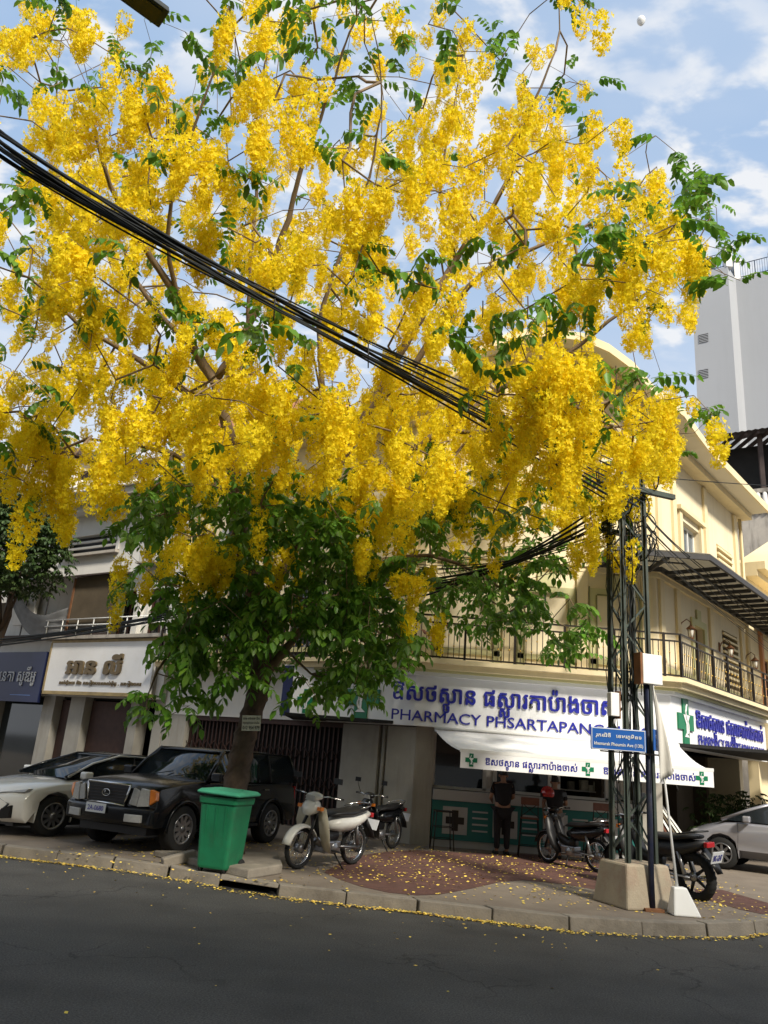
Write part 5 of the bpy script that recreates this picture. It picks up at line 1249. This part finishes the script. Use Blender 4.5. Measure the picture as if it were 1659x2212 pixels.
    if rplate:
        Mx=Matrix(((0,-.35,-.94,-1.0),(-1,0,0,0),(0,.94,-.35,.60),(0,0,0,1))); plate(t,0,0,0,'1BG 6247',.22,.16,rot=Mx)
    if helmet:
        hm=MB(); n=14; vs=[]
        for i in range(8):
            a=-.45+i*(math.pi/2+.45)/7
            for k in range(n): b=2*math.pi*k/n; vs.append((.40+.15*math.cos(a)*math.cos(b),.27+.125*math.cos(a)*math.sin(b),1.30+.145*math.sin(a)))
        hm.add(vs,[(i*n+k,i*n+(k+1)%n,(i+1)*n+(k+1)%n,(i+1)*n+k) for i in range(7) for k in range(n)]+[tuple(range(7*n,8*n))],True)
        hg=obj('helmet',hm,helmet,off=(0,0,0)); hg.matrix_basis=Matrix.Translation(loc)@Matrix.Rotation(hd(h),4,'Z'); m_=hg.modifiers.new('s','SOLIDIFY'); m_.thickness=.015
        tag(hg,'dark red helmet hung on the mirror of the black moped','helmet')
    t.rotation_euler=(lean,0,hd(h)); return t
wsil=mat('pearl_white_fairing',(.70,.69,.64),.3,.05,4,0,coat=.6,stain=.2,stcol=(.2,.18,.15),stscale=6)
blk=M['paintblack']; cr=mat('cream_leg_shield',(.62,.57,.44),.5,.06,5,0)
motorbike('white_moped','white and black moped with cream leg shield parked right of the green bin','' or (-.50,13.5,.152),(-.62,-.78),wsil,cr,lean=-.06).scale=(1.06,1.4,1.05)
motorbike('black_moped','black moped half hidden in shade behind the white moped',(.35,16.4,.152),(-.55,-.83),blk,blk,lean=-.05)
motorbike('black_moped','black moped facing the pharmacy counter left of the lattice pole',(4.13,16.1,.152),(-.55,.83),blk,M['black'],helmet=M['red'],lean=-.05)
motorbike('maxi_scooter','big black scooter with fat rear tyre and white plate right of the lattice pole',(4.92,13.7,.152),(-.52,.85),M['black'],M['black'],fat=2.2,lean=-.08).scale=(1.14,1.2,1.1)
# ================================================================ STREET FURNITURE
# green wheelie bin
bn=thing('green_bin','green two-wheeled rubbish bin with its lid slightly askew beside the kerb','bin',(*gnd(472,1882)[:2],.152),-.32); bn.scale=(.86,.86,.86)
def rr(w_,d_,z,n=4,r=.06): 
    pts=[]
    for cx,cy,a0 in ((w_/2-r,d_/2-r,0),(-w_/2+r,d_/2-r,math.pi/2),(-w_/2+r,-d_/2+r,math.pi),(w_/2-r,-d_/2+r,1.5*math.pi)):
        for k in range(n): a=a0+k*math.pi/2/(n-1); pts.append((cx+r*math.cos(a),cy+r*math.sin(a),z))
    return pts
def loftr(rings): 
    k=len(rings[0]); vs=[p for r in rings for p in r]
    return MB().add(vs,[(i*k+j,i*k+(j+1)%k,(i+1)*k+(j+1)%k,(i+1)*k+j) for i in range(len(rings)-1) for j in range(k)]+[tuple(range(k)),tuple(reversed(range((len(rings)-1)*k,len(rings)*k)))],False)
obj('tub',loftr([rr(.54,.56,.06),rr(.56,.58,.10),rr(.66,.68,1.06),rr(.70,.72,1.06),rr(.72,.74,1.14),rr(.72,.74,1.17)]),M['bin'],bn,off=(0,0,0),bev=.01)
for k in (-1,0,1): obj('tub_rib',MB().hexa([(k*.16-.015,-.285,.12),(k*.16+.015,-.285,.12),(k*.16+.015,-.27,.12),(k*.16-.015,-.27,.12),(k*.18-.015,-.355,1.04),(k*.18+.015,-.355,1.04),(k*.18+.015,-.33,1.04),(k*.18-.015,-.33,1.04)]),M['bin'],bn,off=(0,0,0))
lid=loftr([rr(.80,.84,1.19),rr(.82,.86,1.22),rr(.74,.74,1.26),rr(.40,.40,1.275)]); lid.v=[(x+.02,y,z+.05*(-x*.7+y*.3)+.02) for x,y,z in lid.v]
lo=obj('lid',lid,M['binlid'],bn,off=(0,0,0),bev=.01)
obj('lid_rib',MB().box(-.28,.28,-.02,.02,1.285,1.305),M['binlid'],lo,off=(0,0,0))
obj('handle_bar',MB().tube([(-.25,.36,1.12),(-.25,.46,1.14),(.25,.46,1.14),(.25,.36,1.12)],.018,6),M['bin'],bn,off=(0,0,0))
for s in (-1,1): obj('wheel',MB().lathe([(.02,-.025),(.09,-.025),(.10,0),(.09,.025),(.02,.025)],(s*.30,.20,.10),axis='z',n=16,M=Matrix.Rotation(math.pi/2,4,'Y')),M['rubber'],bn,off=(0,0,0))
for s in (-1,1): obj('front_castor',MB().lathe([(.01,-.02),(.06,-.02),(.06,.02),(.01,.02)],(s*.22,-.22,.06),axis='z',n=14,M=Matrix.Rotation(math.pi/2,4,'Y')),M['rubber'],bn,off=(0,0,0))
# stone ledge round the tree and a loose block
lg=obj('tree_pit_ledge',MB().hexa([(*gnd(535,1900)[:2],.15),(*gnd(608,1888)[:2],.15),(*gnd(600,1858)[:2],.15),(*gnd(330,1850)[:2],.15),(*gnd(535,1900)[:2]*1.003,.27),(*gnd(608,1888)[:2]*1.003,.28),(*gnd(600,1858)[:2],.27),(*gnd(330,1850)[:2],.24)]),M['concrete'] if False else M['kerb'],bev=.02); tag(lg,'low broken stone ledge at the foot of the flowering tree','ledge')
p=gnd(385,1866); bl=obj('stone_block',MB().cbox((p[0],p[1],.22),(.5,.16,.14),Matrix.Rotation(.5,3,'Z')@Matrix.Rotation(-.25,3,'Y')),M['kerb'],bev=.02); tag(bl,'loose stone block leaning by the front wheel of the black off-road car','stone')
# paper notice on the trunk
P=dep(543,1562,13.02); Nw=Matrix.Identity(4)
tn=(CAM-P); tn[2]=0; tn/=np.linalg.norm(tn); nx=np.array([-tn[1],tn[0],0]); 
for i in range(3): Nw[i][0]=nx[i]; Nw[i][1]=(0,0,1)[i]; Nw[i][2]=tn[i]; Nw[i][3]=P[i]
Nw=Nw@Matrix.Rotation(.06,4,'Z')
nf=lambda a,o,z: Nw@Vector((a,z,o))
pn=thing('paper_notice','white paper notice with a phone number nailed to the leaning trunk','notice',P)
obj('sheet',MB().box(-.15,.15,0,.006,-.12,.12,nf),M['paper'],pn)
text('phone_number','012 954 979',Nw@Matrix.Translation((-.135,-.10,.008)),.27,.055,M['ink'],pn,0,.02)
text('printed_line','ទទួលជួសជុល ម៉ាសីន'.replace('្',''),Nw@Matrix.Translation((-.135,-.02,.008)),.26,.045,M['ink'],pn,0,.01)
text('printed_line','រដន បងសម ទឹក',Nw@Matrix.Translation((-.135,.055,.008)),.26,.045,M['ink'],pn,0,.01)
# lattice pole on a concrete plinth
LPc=np.array([3.98,12.05]); la=.35; lu=np.array([math.cos(la),math.sin(la)]); lv=np.array([-math.sin(la),math.cos(la)])
pk=obj('concrete_plinth',MB().hexa([(*(LPc+lu*a*.43+lv*b*.40),.15) for a,b in ((-1,-1),(1,-1),(1,1),(-1,1))]+[(*(LPc+lu*a*.36+lv*b*.31),.72) for a,b in ((-1,-1),(1,-1),(1,1),(-1,1))]),M['concrete'],bev=.03); tag(pk,'tapered concrete plinth with faded red scrawl under the lattice pole','plinth')
lat=thing('lattice_pole','green-grey steel lattice utility pole hung with tangled black cables','utility pole',(*LPc,.78))
HT=6.9; hw=.24; hd_=.18
def leg(a,b,z): k=1-.12*(z/HT); return (*(LPc+lu*a*hw*k+lv*b*hd_*k),z)
for a,b in ((-1,-1),(1,-1),(1,1),(-1,1)):
    m_=MB(); k=.044
    for (dx,dy) in ((k,.008),(.008,k)):
        p0=[np.array(leg(a,b,z)) for z in (.66,HT)]
        m_.hexa([tuple(p0[0]+np.array([-dx*sx_*a*0+ sx*dx/1,sy*dy,0])) for sx_,sx,sy in ((1,-1,-1),(1,1,-1),(1,1,1),(1,-1,1))]+[tuple(p0[1]+np.array([sx*dx,sy*dy,0])) for sx,sy in ((-1,-1),(1,-1),(1,1),(-1,1))])
    obj('corner_leg',m_,M['steel'],lat)
nz=13
for f,(c0,c1) in enumerate((((-1,-1),(1,-1)),((1,-1),(1,1)),((1,1),(-1,1)),((-1,1),(-1,-1)))):
    for k in range(nz):
        z0=.85+k*(HT-1)/nz; z1=z0+(HT-1)/nz; s,e=(c0,c1) if (k+f)%2 else (c1,c0)
        p=Vector(leg(*s,z0)); q=Vector(leg(*e,z1)); d=(q-p); w_=Vector((0,0,.022)); n_=d.cross(w_).normalized()*.005
        obj('brace',MB().hexa([p-w_-n_,q-w_-n_,q-w_+n_,p-w_+n_,p+w_-n_,q+w_-n_,q+w_+n_,p+w_+n_]),M['steel'],lat)
obj('cross_arm',MB().box(-.75,.75,-.04,.04,6.3,6.38,lambda a,o,z:(*(LPc+lu*a+lv*(o-.28)),z)),M['steel'],lat)
obj('cross_arm',MB().box(-.6,.6,-.04,.04,5.7,5.78,lambda a,o,z:(*(LPc+lu*a+lv*(o+.28)),z)),M['steel'],lat)
# white boxes on the pole
bx=thing('white_meter_box','white metal box with rusty side fixed high on the lattice pole','box',dep(1392,1447,11.75))
cb=dep(1392,1447,11.72); BF=lambda a,o,z:(*(cb[:2]+lu*a-lv*o),cb[2]+z)
obj('case',MB().box(-.15,.20,0,.16,-.22,.22,BF),M['white'],bx,bev=.01); obj('rusty_edge',MB().box(-.19,-.151,.0,.15,-.23,.23,BF),M['rust'],bx)
cb2=dep(1322,1522,11.75); B2=lambda a,o,z:(*(cb2[:2]+lu*a-lv*o),cb2[2]+z)
b2=thing('small_junction_box','small pale junction box on the left leg of the lattice pole','box',cb2)
obj('case',MB().box(-.09,.06,0,.1,-.17,.17,B2),M['white'],b2,bev=.01); obj('side_strip',MB().box(.061,.08,.0,.1,-.2,.2,B2),M['rust'],b2)
# cable tangle on the pole
cbm=MB()
for k in range(20):
    a=R_.uniform(-.3,.3); b=R_.uniform(-.25,.25); z0=R_.uniform(1.0,3.5); z1=R_.uniform(4.6,6.6); pts=[]
    for q in range(9):
        t=q/8; pts.append((*(LPc+lu*(a+R_.normal(0,.03))+lv*(b+R_.normal(0,.03))),z0+(z1-z0)*t))
    cbm.tube(pts,R_.uniform(.005,.010),5)
ct_=obj('drop_cables',cbm,M['cable'],lat,kind='stuff')
cl2=MB()
for k in range(22):
    c=np.array([*(LPc+lu*R_.uniform(-.55,.5)+lv*R_.uniform(-.35,.25)),R_.uniform(4.9,6.7)]); r=R_.uniform(.10,.3); ti=R_.uniform(0,3.1)
    cl2.tube([c+np.array([r*math.cos(t)*math.cos(ti),r*math.cos(t)*math.sin(ti),r*math.sin(t)*1.2]) for t in np.linspace(0,6.4,16)],R_.uniform(.007,.014),5)
obj('cable_coils',cl2,M['cable'],lat,kind='stuff')
def cable(name,label,pts,r,n=14,sag=.0,mt='cable',group=None,wig=0):
    P_=[np.array(p,float) for p in pts]; out_=[]
    for i in range(len(P_)-1):
        for q in range(n):
            t=q/n; v=P_[i]*(1-t)+P_[i+1]*t; v[2]-=sag*4*t*(1-t); v=v+R_.normal(0,wig,3) if wig else v; out_.append(v)
    out_.append(P_[-1]); o=obj(name,MB().tube(out_,r,6),M[mt]); tag(o,label,'cable',group); return o
# thick bundle across the crown: near left to the pole
A_=dep(-40,268,4.9); Bm=dep(500,605,6.9); Ce=dep(1225,1010,11.6); PE=np.array([*(LPc-lv*.28),6.4])
bt_=thing('cable_bundle','thick bundle of black overhead cables crossing the yellow crown from the upper left','cable bundle',Bm)
def bez(P0,P1,P2,n=26,j=0,ph=0):
    return [(P0*(1-t)**2+P1*2*t*(1-t)+P2*t*t)+np.array([0,0,j*math.sin(t*9+ph)]) for t in np.linspace(0,1,n)]
for k in range(13):
    off0=np.array([R_.normal(0,.04),0,R_.uniform(-.085,.085)]); sp_=1.0 if k<7 else 2.0
    e=PE+np.array([R_.uniform(-.25,.25),R_.uniform(-.1,.1),(k-6)*.055*sp_-.1])
    mid=Bm*1.0+off0*1.1; p1=2*mid-.5*(A_+off0)-.5*e
    obj('cable',MB().tube(bez(A_+off0,p1,e,34,R_.uniform(.01,.04),k),R_.choice([.007,.010,.013,.020]) ,6),M['cable'],bt_)
sp2=MB(); 
for k in range(60):
    t=k/60*.5; c=np.array(bez(A_,2*Bm-.5*A_-.5*PE,PE,61)[int(t*60)]); 
for t in (.55,.66,.78,.88):
    c=bez(A_,2*Bm-.5*A_-.5*PE,PE,101)[int(t*100)]; obj('spacer_tie',MB().tube([c+np.array([0,0,.16]),c+np.array([.03,0,-.22])],.008,5),M['cable'],bt_)
cable('overhead_wire','thin black wire drooping in front of the flowers towards the pole',[dep(600,790,9.0),dep(860,980,10.4),dep(1180,1125,11.9)],.009,sag=.05)
cable('overhead_wire','thin black wire leaving the pole level to the right past the grey tower',[dep(1390,1028,12),dep(1720,1052,14)],.008,sag=.02)
# wires from the pole to the left along the facade
le=thing('street_cable_run','black cable run sagging along the left shopfronts at first floor level','cable bundle',FL(9,1.6,5.2))
for k in range(10):
    e=np.array([*(LPc-lu*.2),5.6+.11*k*.6+R_.uniform(-.1,.1)]); m1_=dep(880,1215+k*9+R_.uniform(-6,6),15.2); m2_=dep(400,1322+R_.uniform(-8,8),18.5); m3_=dep(-60,1392+R_.uniform(-9,9),22.5)
    pts=[];P_=[e,m1_,m2_,m3_]
    for i in range(3):
        for q in range(10): t=q/10; v=P_[i]*(1-t)+P_[i+1]*t; v=v+np.array([0,0,-.25*4*t*(1-t)*(1 if i==0 else .4)]); pts.append(v)
    pts.append(P_[-1]); obj('cable',MB().tube(pts,R_.uniform(.012,.026) if k>3 else .010,5),M['cable'],le)
for k in range(6):
    cable('facade_wire','%s of six thin wires from the lattice pole to the cream facade'%('lowest','second lowest','third lowest','third highest','second highest','highest')[k],[np.array([*(LPc-lu*.2),5.3+.16*k]),np.array(FC(R_.uniform(-.4,.6),.3,5.6+.25*k))],.006+.003*(k%2),sag=.12,group='thin wires between the lattice pole and the cream facade')
rr_=thing('right_cable_run','black cables falling from the lattice pole to the right over the steel canopy','cable bundle',FR(5,1,7))
for k in range(8):
    e=np.array([*(LPc+lu*.2),6.5-.09*k]); m1_=dep(1490+R_.uniform(-6,6),1200+k*10,16.5); m2_=dep(1700,1345+k*14+R_.uniform(-8,8),24)
    obj('cable',MB().tube(bez(e,2*m1_-.5*e-.5*m2_,m2_,18),.012 if k<4 else .007,5),M['cable'],rr_)
# street name signs on their own post
sp3=gnd(1409,1968)
st=thing('street_sign_post','dark post with two blue street name signs in front of the lattice pole','street sign',(*sp3[:2],.15))
obj('base_plate',MB().box(sp3[0]-.13,sp3[0]+.13,sp3[1]-.12,sp3[1]+.12,.152,.19),M['rust'],st)
tp_=dep(1392,1462,sp3[1])
obj('post',MB().tube([(sp3[0],sp3[1],.19),(sp3[0],sp3[1],1.2),(sp3[0]+.0,sp3[1],tp_[2])],[.045,.043,.04],10),mat('post_paint',(.015,.02,.045),.4,.2,6,.1,60,stain=.3,stcol=(.1,.08,.05),stscale=4),st)
cc0=dep(1335,1598,sp3[1]-.10); lu2=np.array([.985,-.03]); lu2/=np.linalg.norm(lu2)
SF1=lambda a,o,z:(cc0[0]+lu2[0]*a,cc0[1]+lu2[1]*a-o,cc0[2]+z)
bd=obj('sign_plate',MB().box(-.40,.40,0,.02,-.155,.155,SF1),M['streetblue'],st,bev=.008,label='wide blue street name plate')
bo_=MB()
for (x0,x1,z0,z1) in ((-.385,.385,.14,.147),(-.385,.385,-.147,-.14),(-.385,-.378,-.14,.14),(.378,.385,-.14,.14)): bo_.box(x0,x1,.0205,.023,z0,z1,SF1)
obj('plate_border',bo_,M['white'],bd)
text('khmer_street_name','រុកខវិថី   េខមរភូមិនទ',frameM(SF1,-.33,.023,.01),.66,.075,M['white'],bd,0,.012)
text('latin_street_name','khemarak Phoumin Ave (130)',frameM(SF1,-.35,.023,-.105),.70,.062,M['white'],bd,0,.008)
obj('bracket',MB().tube([SF1(-.25,-.03,-.17),SF1(.6,-.03,-.17)],.012,6),M['iron'],st)
c2=dep(1420,1600,sp3[1]-.02); ru=np.array([.62,.78])
SF2=lambda a,o,z:(c2[0]+ru[0]*a+ru[1]*o,c2[1]+ru[1]*a-ru[0]*o,c2[2]+z)
b_2=obj('sign_plate',MB().box(-.20,.25,0,.02,-.15,.15,SF2),M['streetblue'],st,bev=.008,label='narrow blue street name plate facing the side street')
text('khmer_street_name','ផូវ ១៣',frameM(SF2,-.14,.023,.01),.30,.07,M['white'],b_2,0,.012)
text('latin_street_name','Street 13',frameM(SF2,-.12,.023,-.10),.26,.05,M['white'],b_2,0,.008)
# feather banner in a white base
fb=gnd(1470,1977); f0=np.array([*fb[:2],.16]); f1=dep(1437,1700,fb[1]+.05); f2=dep(1410,1478,fb[1]+.1)
fl=thing('feather_banner','limp white feather banner on a thin pole standing in a white base','banner',(*fb[:2],.155))
obj('pole',MB().tube([f0+np.array([-.02,0,.2]),f1,f2],[.022,.018,.012],7),M['white'],fl)
g0=dep(1414,1490,fb[1]);g1=dep(1425,1690,fb[1]);g2=dep(1452,1672,fb[1])
vs=[];nu,nv=6,14
for j in range(nv+1):
    v=j/nv; l_=np.array(g0)*(1-v)+np.array(g1)*v; r_=np.array(g0)*(1-v)+np.array(g2)*v+np.array([.03*math.sin(v*3),0,0])
    for i in range(nu+1):
        u=i/nu; q=l_*(1-u)+r_*u; q[1]+=.04*math.sin(u*7+v*5)*v; vs.append(tuple(q))
c_=obj('cloth',MB().add(vs,[(j*(nu+1)+i,j*(nu+1)+i+1,(j+1)*(nu+1)+i+1,(j+1)*(nu+1)+i) for j in range(nv) for i in range(nu)],True),M['banner'],fl); m_=c_.modifiers.new('s','SOLIDIFY'); m_.thickness=.003
obj('base',MB().hexa([(fb[0]-.14,fb[1]-.14,.153),(fb[0]+.24,fb[1]-.14,.153),(fb[0]+.24,fb[1]+.14,.153),(fb[0]-.14,fb[1]+.14,.153),(fb[0]-.10,fb[1]-.06,.50),(fb[0]+.08,fb[1]-.06,.50),(fb[0]+.08,fb[1]+.06,.50),(fb[0]-.10,fb[1]+.06,.50)]),M['white'],fl,bev=.02)
# second pole leaning behind
cable('banner_pole','pale thin pole leaning behind the feather banner',[gnd(1478,1760)*np.array([1,1,0])+np.array([0,0,.2]),dep(1452,1660,15)],.018,mt='white')
# leaning boards beyond the right corner
bs=[(1447,1790,1430,1668),(1459,1790,1446,1672),(1472,1786,1452,1670),(1488,1780,1462,1672),(1500,1772,1472,1668)]
for k,(x0,y0,x1,y1) in enumerate(bs):
    base=np.array(FR(.5+.28*k,.25+.0*k,.16)); topp=np.array(FR(.25+.28*k,-1.0,2.3-.1*k)); d=topp-base; s_=np.array([dr[0],dr[1],0])*.06
    o=obj('leaning_board',MB().hexa([base-s_,base+s_,base+s_+np.array([0,.03,0]),base-s_+np.array([0,.03,0]),topp-s_,topp+s_,topp+s_+np.array([0,.03,0]),topp-s_+np.array([0,.03,0])]),M[('wood','whiteplaster','brownwall','paper','whiteplaster')[k]])
    tag(o,'long %s board leaning on the wall, %s from the corner column'%(('dark brown','white','brown','off-white','pale')[k],('first','second','third','fourth','fifth')[k]),'board','long boards leaning behind the big black scooter')
# street lamp head reaching in at the top left
q0=dep(352,42,7.0); q1=dep(240,-40,6.6); lh=thing('street_lamp','flat grey street lamp head reaching in at the top left','street lamp',q0)
d=q1-q0; d/=np.linalg.norm(d); sd_=np.cross(d,np.array([0,0,1])); sd_/=np.linalg.norm(sd_); up=np.cross(sd_,d)
LF=lambda a,o,z: tuple(q0+d*a+sd_*o+up*z)
obj('lamp_head',MB().hexa([LF(-.02,-.15,0),LF(.75,-.15,0),LF(.75,.15,0),LF(-.02,.15,0),LF(0,-.13,.09),LF(.75,-.12,.10),LF(.75,.12,.10),LF(0,.13,.09)]),M['lampgrey'],lh,bev=.015)
obj('lens',MB().box(.05,.6,-.10,.10,-.012,-.001,LF),M['black'],lh)
obj('arm',MB().tube([LF(.7,0,.05),LF(1.3,0,.05),np.array([-6.2,4.0,9.2]),np.array([-6.4,3.6,8.2]),np.array([-6.4,3.6,0])],.05,8),M['lampgrey'],lh)
bl_=obj('white_balloon',MB().lathe([(.002,-.26),(.08,-.2),(.17,-.05),(.19,.08),(.14,.2),(.002,.26)],dep(1385,46,26),n=12),M['white']); tag(bl_,'small white balloon high in the open sky','balloon')
# chairs and stools at the counter
def stool(name,label,x,y,rz,back=True,seat='wood'):
    t=thing(name,label,'bar stool',(x,y,.152),rz)
    obj('seat',MB().box(-.19,.19,-.17,.17,.74,.77),M[seat],t,off=(0,0,0),bev=.01)
    for sx in (-1,1):
        for sy in (-1,1): obj('leg',MB().tube([(sx*.17,sy*.15,.74),(sx*.22,sy*.19,0)],.013,6),M['iron'],t,off=(0,0,0))
    fr=MB()
    for z in (.22,.45):
        k=.17+.05*(1-z/.74); ky=.15+.04*(1-z/.74)
        fr.tube([(-k,-ky,z),(k,-ky,z),(k,ky,z),(-k,ky,z),(-k,-ky,z)],.008,5)
    obj('foot_ring',fr,M['iron'],t,off=(0,0,0))
    if back:
        b=MB(); b.tube([(-.17,.15,.77),(-.16,.19,1.14)],.011,5); b.tube([(.17,.15,.77),(.16,.19,1.14)],.011,5); b.tube([(-.165,.155,.80),(.16,.19,1.05)],.008,5); b.tube([(.165,.155,.80),(-.16,.19,1.05)],.008,5)
        obj('back_frame',b,M['iron'],t,off=(0,0,0)); obj('backrest',MB().box(-.19,.19,.185,.205,1.02,1.17),M['wood'],t,off=(0,0,0),bev=.02)
p=gnd(1262,1836); stool('bar_chair','metal bar chair with wooden backrest behind the black moped seat',4.95,17.3,.25+math.pi)
stool('bar_stool','dark bar stool in front of the second cross panel from the left',1.75,17.45,.1,False,'iron')
stool('bar_stool','dark bar stool standing between the two people at the counter',3.55,17.35,-.15+math.pi)
# ================================================================ PEOPLE
def skin_body(name,J,E,mt,parent,sub=2):
    me=bpy.data.meshes.new(name); me.from_pydata([j[0] for j in J],E,[]); me.update()
    o=bpy.data.objects.new(name,me); S.collection.objects.link(o); o.parent=parent
    sk=o.modifiers.new('skin','SKIN'); sk.use_smooth_shade=True
    lay=me.skin_vertices[0].data if me.skin_vertices else None
    if lay is None:
        bpy.context.view_layer.objects.active=o; me.attributes.new('x','FLOAT','POINT')
        bm=bmesh.new(); bm.from_mesh(me); bm.verts.layers.skin.verify(); bm.to_mesh(me); bm.free(); lay=me.skin_vertices[0].data
    for i,j in enumerate(J): lay[i].radius=(j[1],j[2] if len(j)>2 else j[1]); lay[i].use_root=(i==0)
    ss=o.modifiers.new('sub','SUBSURF'); ss.levels=sub; ss.render_levels=sub; me.materials.append(mt)
    dg=bpy.context.evaluated_depsgraph_get(); dg.update(); m2=bpy.data.meshes.new_from_object(o.evaluated_get(dg)); 
    if not m2.materials: m2.materials.append(mt)
    bpy.data.objects.remove(o); o=bpy.data.objects.new(name,m2); S.collection.objects.link(o); o.parent=parent; return o
def person(label,x,y,rz,h,topm,legm,shorts,armpose,hairlong=False):
    t=thing('person',label,'person',(x,y,.152),rz); k=h/1.7   # faces -y... local +x is forward
    Z=lambda *p:(p[0]*k,p[1]*k,p[2]*k)
    # one continuous body from head to feet and hands
    J=[(Z(0,0,.95),.13*k,.15*k),(Z(0,0,1.12),.115*k,.14*k),(Z(.01,0,1.32),.12*k,.17*k),(Z(0,0,1.44),.06*k,.07*k),(Z(.01,0,1.50),.052*k),(Z(.03,0,1.57),.082*k,.075*k),(Z(.02,0,1.65),.075*k,.07*k)]
    E=[(0,1),(1,2),(2,3),(3,4),(4,5),(5,6)]
    for s in (-1,1):
        b=len(J); J+=[(Z(0,s*.10,.86),.095*k),(Z(.02,s*.105,.50),.062*k),(Z(0,s*.11,.10),.04*k),(Z(.02,s*.11,.04),.04*k),(Z(.14,s*.12,.03),.032*k)]; E+=[(0,b),(b,b+1),(b+1,b+2),(b+2,b+3),(b+3,b+4)]
        b=len(J); el,ha=armpose[0 if s<0 else 1]
        J+=[(Z(0,s*.185,1.38),.058*k),(Z(el[0],s*el[1],el[2]),.042*k),(Z(ha[0],s*ha[1],ha[2]),.03*k)]; E+=[(2,b),(b,b+1),(b+1,b+2)]
        dirv=np.array(ha)-np.array(el); dirv=dirv/np.linalg.norm(dirv)
        hb_=len(J); c=np.array(ha)+dirv*.06; J.append((Z(c[0],s*c[1],c[2]),.032*k,.02*k)); E.append((hb_-1,hb_))
        sidev=np.array([0,0,1.]) if abs(dirv[2])<.7 else np.array([1.,0,0])
        for q,(o_,l_) in enumerate(((-.03,.07),(-.01,.085),(.01,.08),(.03,.06))):
            f1_=c+dirv*.045+sidev*o_; f2_=c+dirv*(.045+l_*.6)+sidev*o_*1.1; f3_=f2_+dirv*l_*.35+np.array([0,-.015,0])
            b=len(J); J+=[(Z(f1_[0],s*f1_[1],f1_[2]),.0095*k),(Z(f2_[0],s*f2_[1],f2_[2]),.0085*k),(Z(f3_[0],s*f3_[1],f3_[2]),.007*k)]; E+=[(hb_,b),(b,b+1),(b+1,b+2)]
        th=c-dirv*.03+sidev*.045; b=len(J); J+=[(Z(th[0],s*th[1],th[2]),.011*k),(Z(*(np.array([1,s,1])*(th+dirv*.05+sidev*.01))),.009*k)]; E+=[(hb_,b),(b,b+1)]
    body=skin_body('body',J,E,M['skin'],t)
    hr=MB(); vs=[];n=14
    for i in range(7):
        a=-.35+i*(math.pi/2+.35)/6
        for q in range(n): b=2*math.pi*q/n; ff=1 if math.cos(b)<.3 else .0; vs.append(Z(.005+.098*math.cos(a)*math.cos(b)-(.02 if math.cos(b)>.5 and i<2 else 0),.086*math.cos(a)*math.sin(b),1.625+.115*math.sin(a)+(.06 if math.cos(b)>.4 and i==0 else 0)))
    hr.add(vs,[(i*n+q,i*n+(q+1)%n,(i+1)*n+(q+1)%n,(i+1)*n+q) for i in range(6) for q in range(n)]+[tuple(range(6*n,7*n))],True); obj('hair',hr,M['hair'],t,off=(0,0,0))
    fc=MB(); 
    for s in (-1,1): fc.lathe([(.001,-.008),(.009,0),(.001,.008)],Z(.105,s*.032,1.585),n=8)
    obj('eyes',fc,M['hair'],body,off=(0,0,0)); obj('nose',MB().tube([Z(.10,0,1.59),Z(.125,0,1.555),Z(.10,0,1.545)],[.008,.014,.008],6),M['skin'],body,off=(0,0,0))
    obj('mouth',MB().tube([Z(.098,-.022,1.515),Z(.107,0,1.513),Z(.098,.022,1.515)],.005,5),M['wood'],body,off=(0,0,0))
    for s in (-1,1): obj('ear',MB().lathe([(.005,-.03),(.02,-.01),(.02,.015),(.005,.03)],Z(0.01,s*.088,1.575),n=8),M['skin'],body,off=(0,0,0))
    # clothes: slightly larger shells that follow the body
    JS=[(Z(0,0,.93),.175*k,.19*k),(Z(0,0,1.12),.155*k,.175*k),(Z(.01,0,1.32),.15*k,.195*k),(Z(0,0,1.42),.085*k,.11*k)]; ES=[(0,1),(1,2),(2,3)]
    for s in (-1,1):
        el=armpose[0 if s<0 else 1][0]; b=len(JS); m_=.75; JS+=[(Z(0,s*.19,1.385),.072*k),(Z(el[0]*m_,s*(.19+(el[1]-.19)*m_),1.38+(el[2]-1.38)*m_),.058*k)]; ES+=[(2,b),(b,b+1)]
    skin_body('shirt',JS,ES,topm,t)
    JT=[(Z(0,0,.92),.16*k,.178*k)]; ET=[]
    ze=.52 if shorts else .09
    for s in (-1,1):
        b=len(JT); JT+=[(Z(0,s*.10,.84),.11*k),(Z(.02,s*.105,.60),.088*k),(Z(.02 if shorts else 0,s*.107,ze),.082*k if shorts else .06*k)]; ET+=[(0,b),(b,b+1),(b+1,b+2)]
    skin_body('shorts' if shorts else 'trousers',JT,ET,legm,t)
    for s in (-1,1): obj('shoe',MB().cbox(Z(.06,s*.115,.035),(.25*k,.09*k,.07*k)),M['black'],t,off=(0,0,0),bev=.03)
    return t
person('person in dark shirt and trousers standing at the pharmacy counter left of the stool',3.0,17.45,math.pi/2+.1,1.68,M['cloth'],M['cloth'],False,(((.06,.25,1.14),(.30,.16,1.10)),((.04,.26,1.12),(.26,.18,1.06))))
person('person in black top and pale knee-length shorts at the counter right of the stool',4.12,17.5,math.pi/2-.3,1.62,M['cloth'],M['clothw'],True,(((.05,.25,1.13),(.28,.15,1.12)),((.0,.25,1.12),(.08,.24,.86))))
for o in bpy.data.objects:
    if '_w' in o: del o['_w']
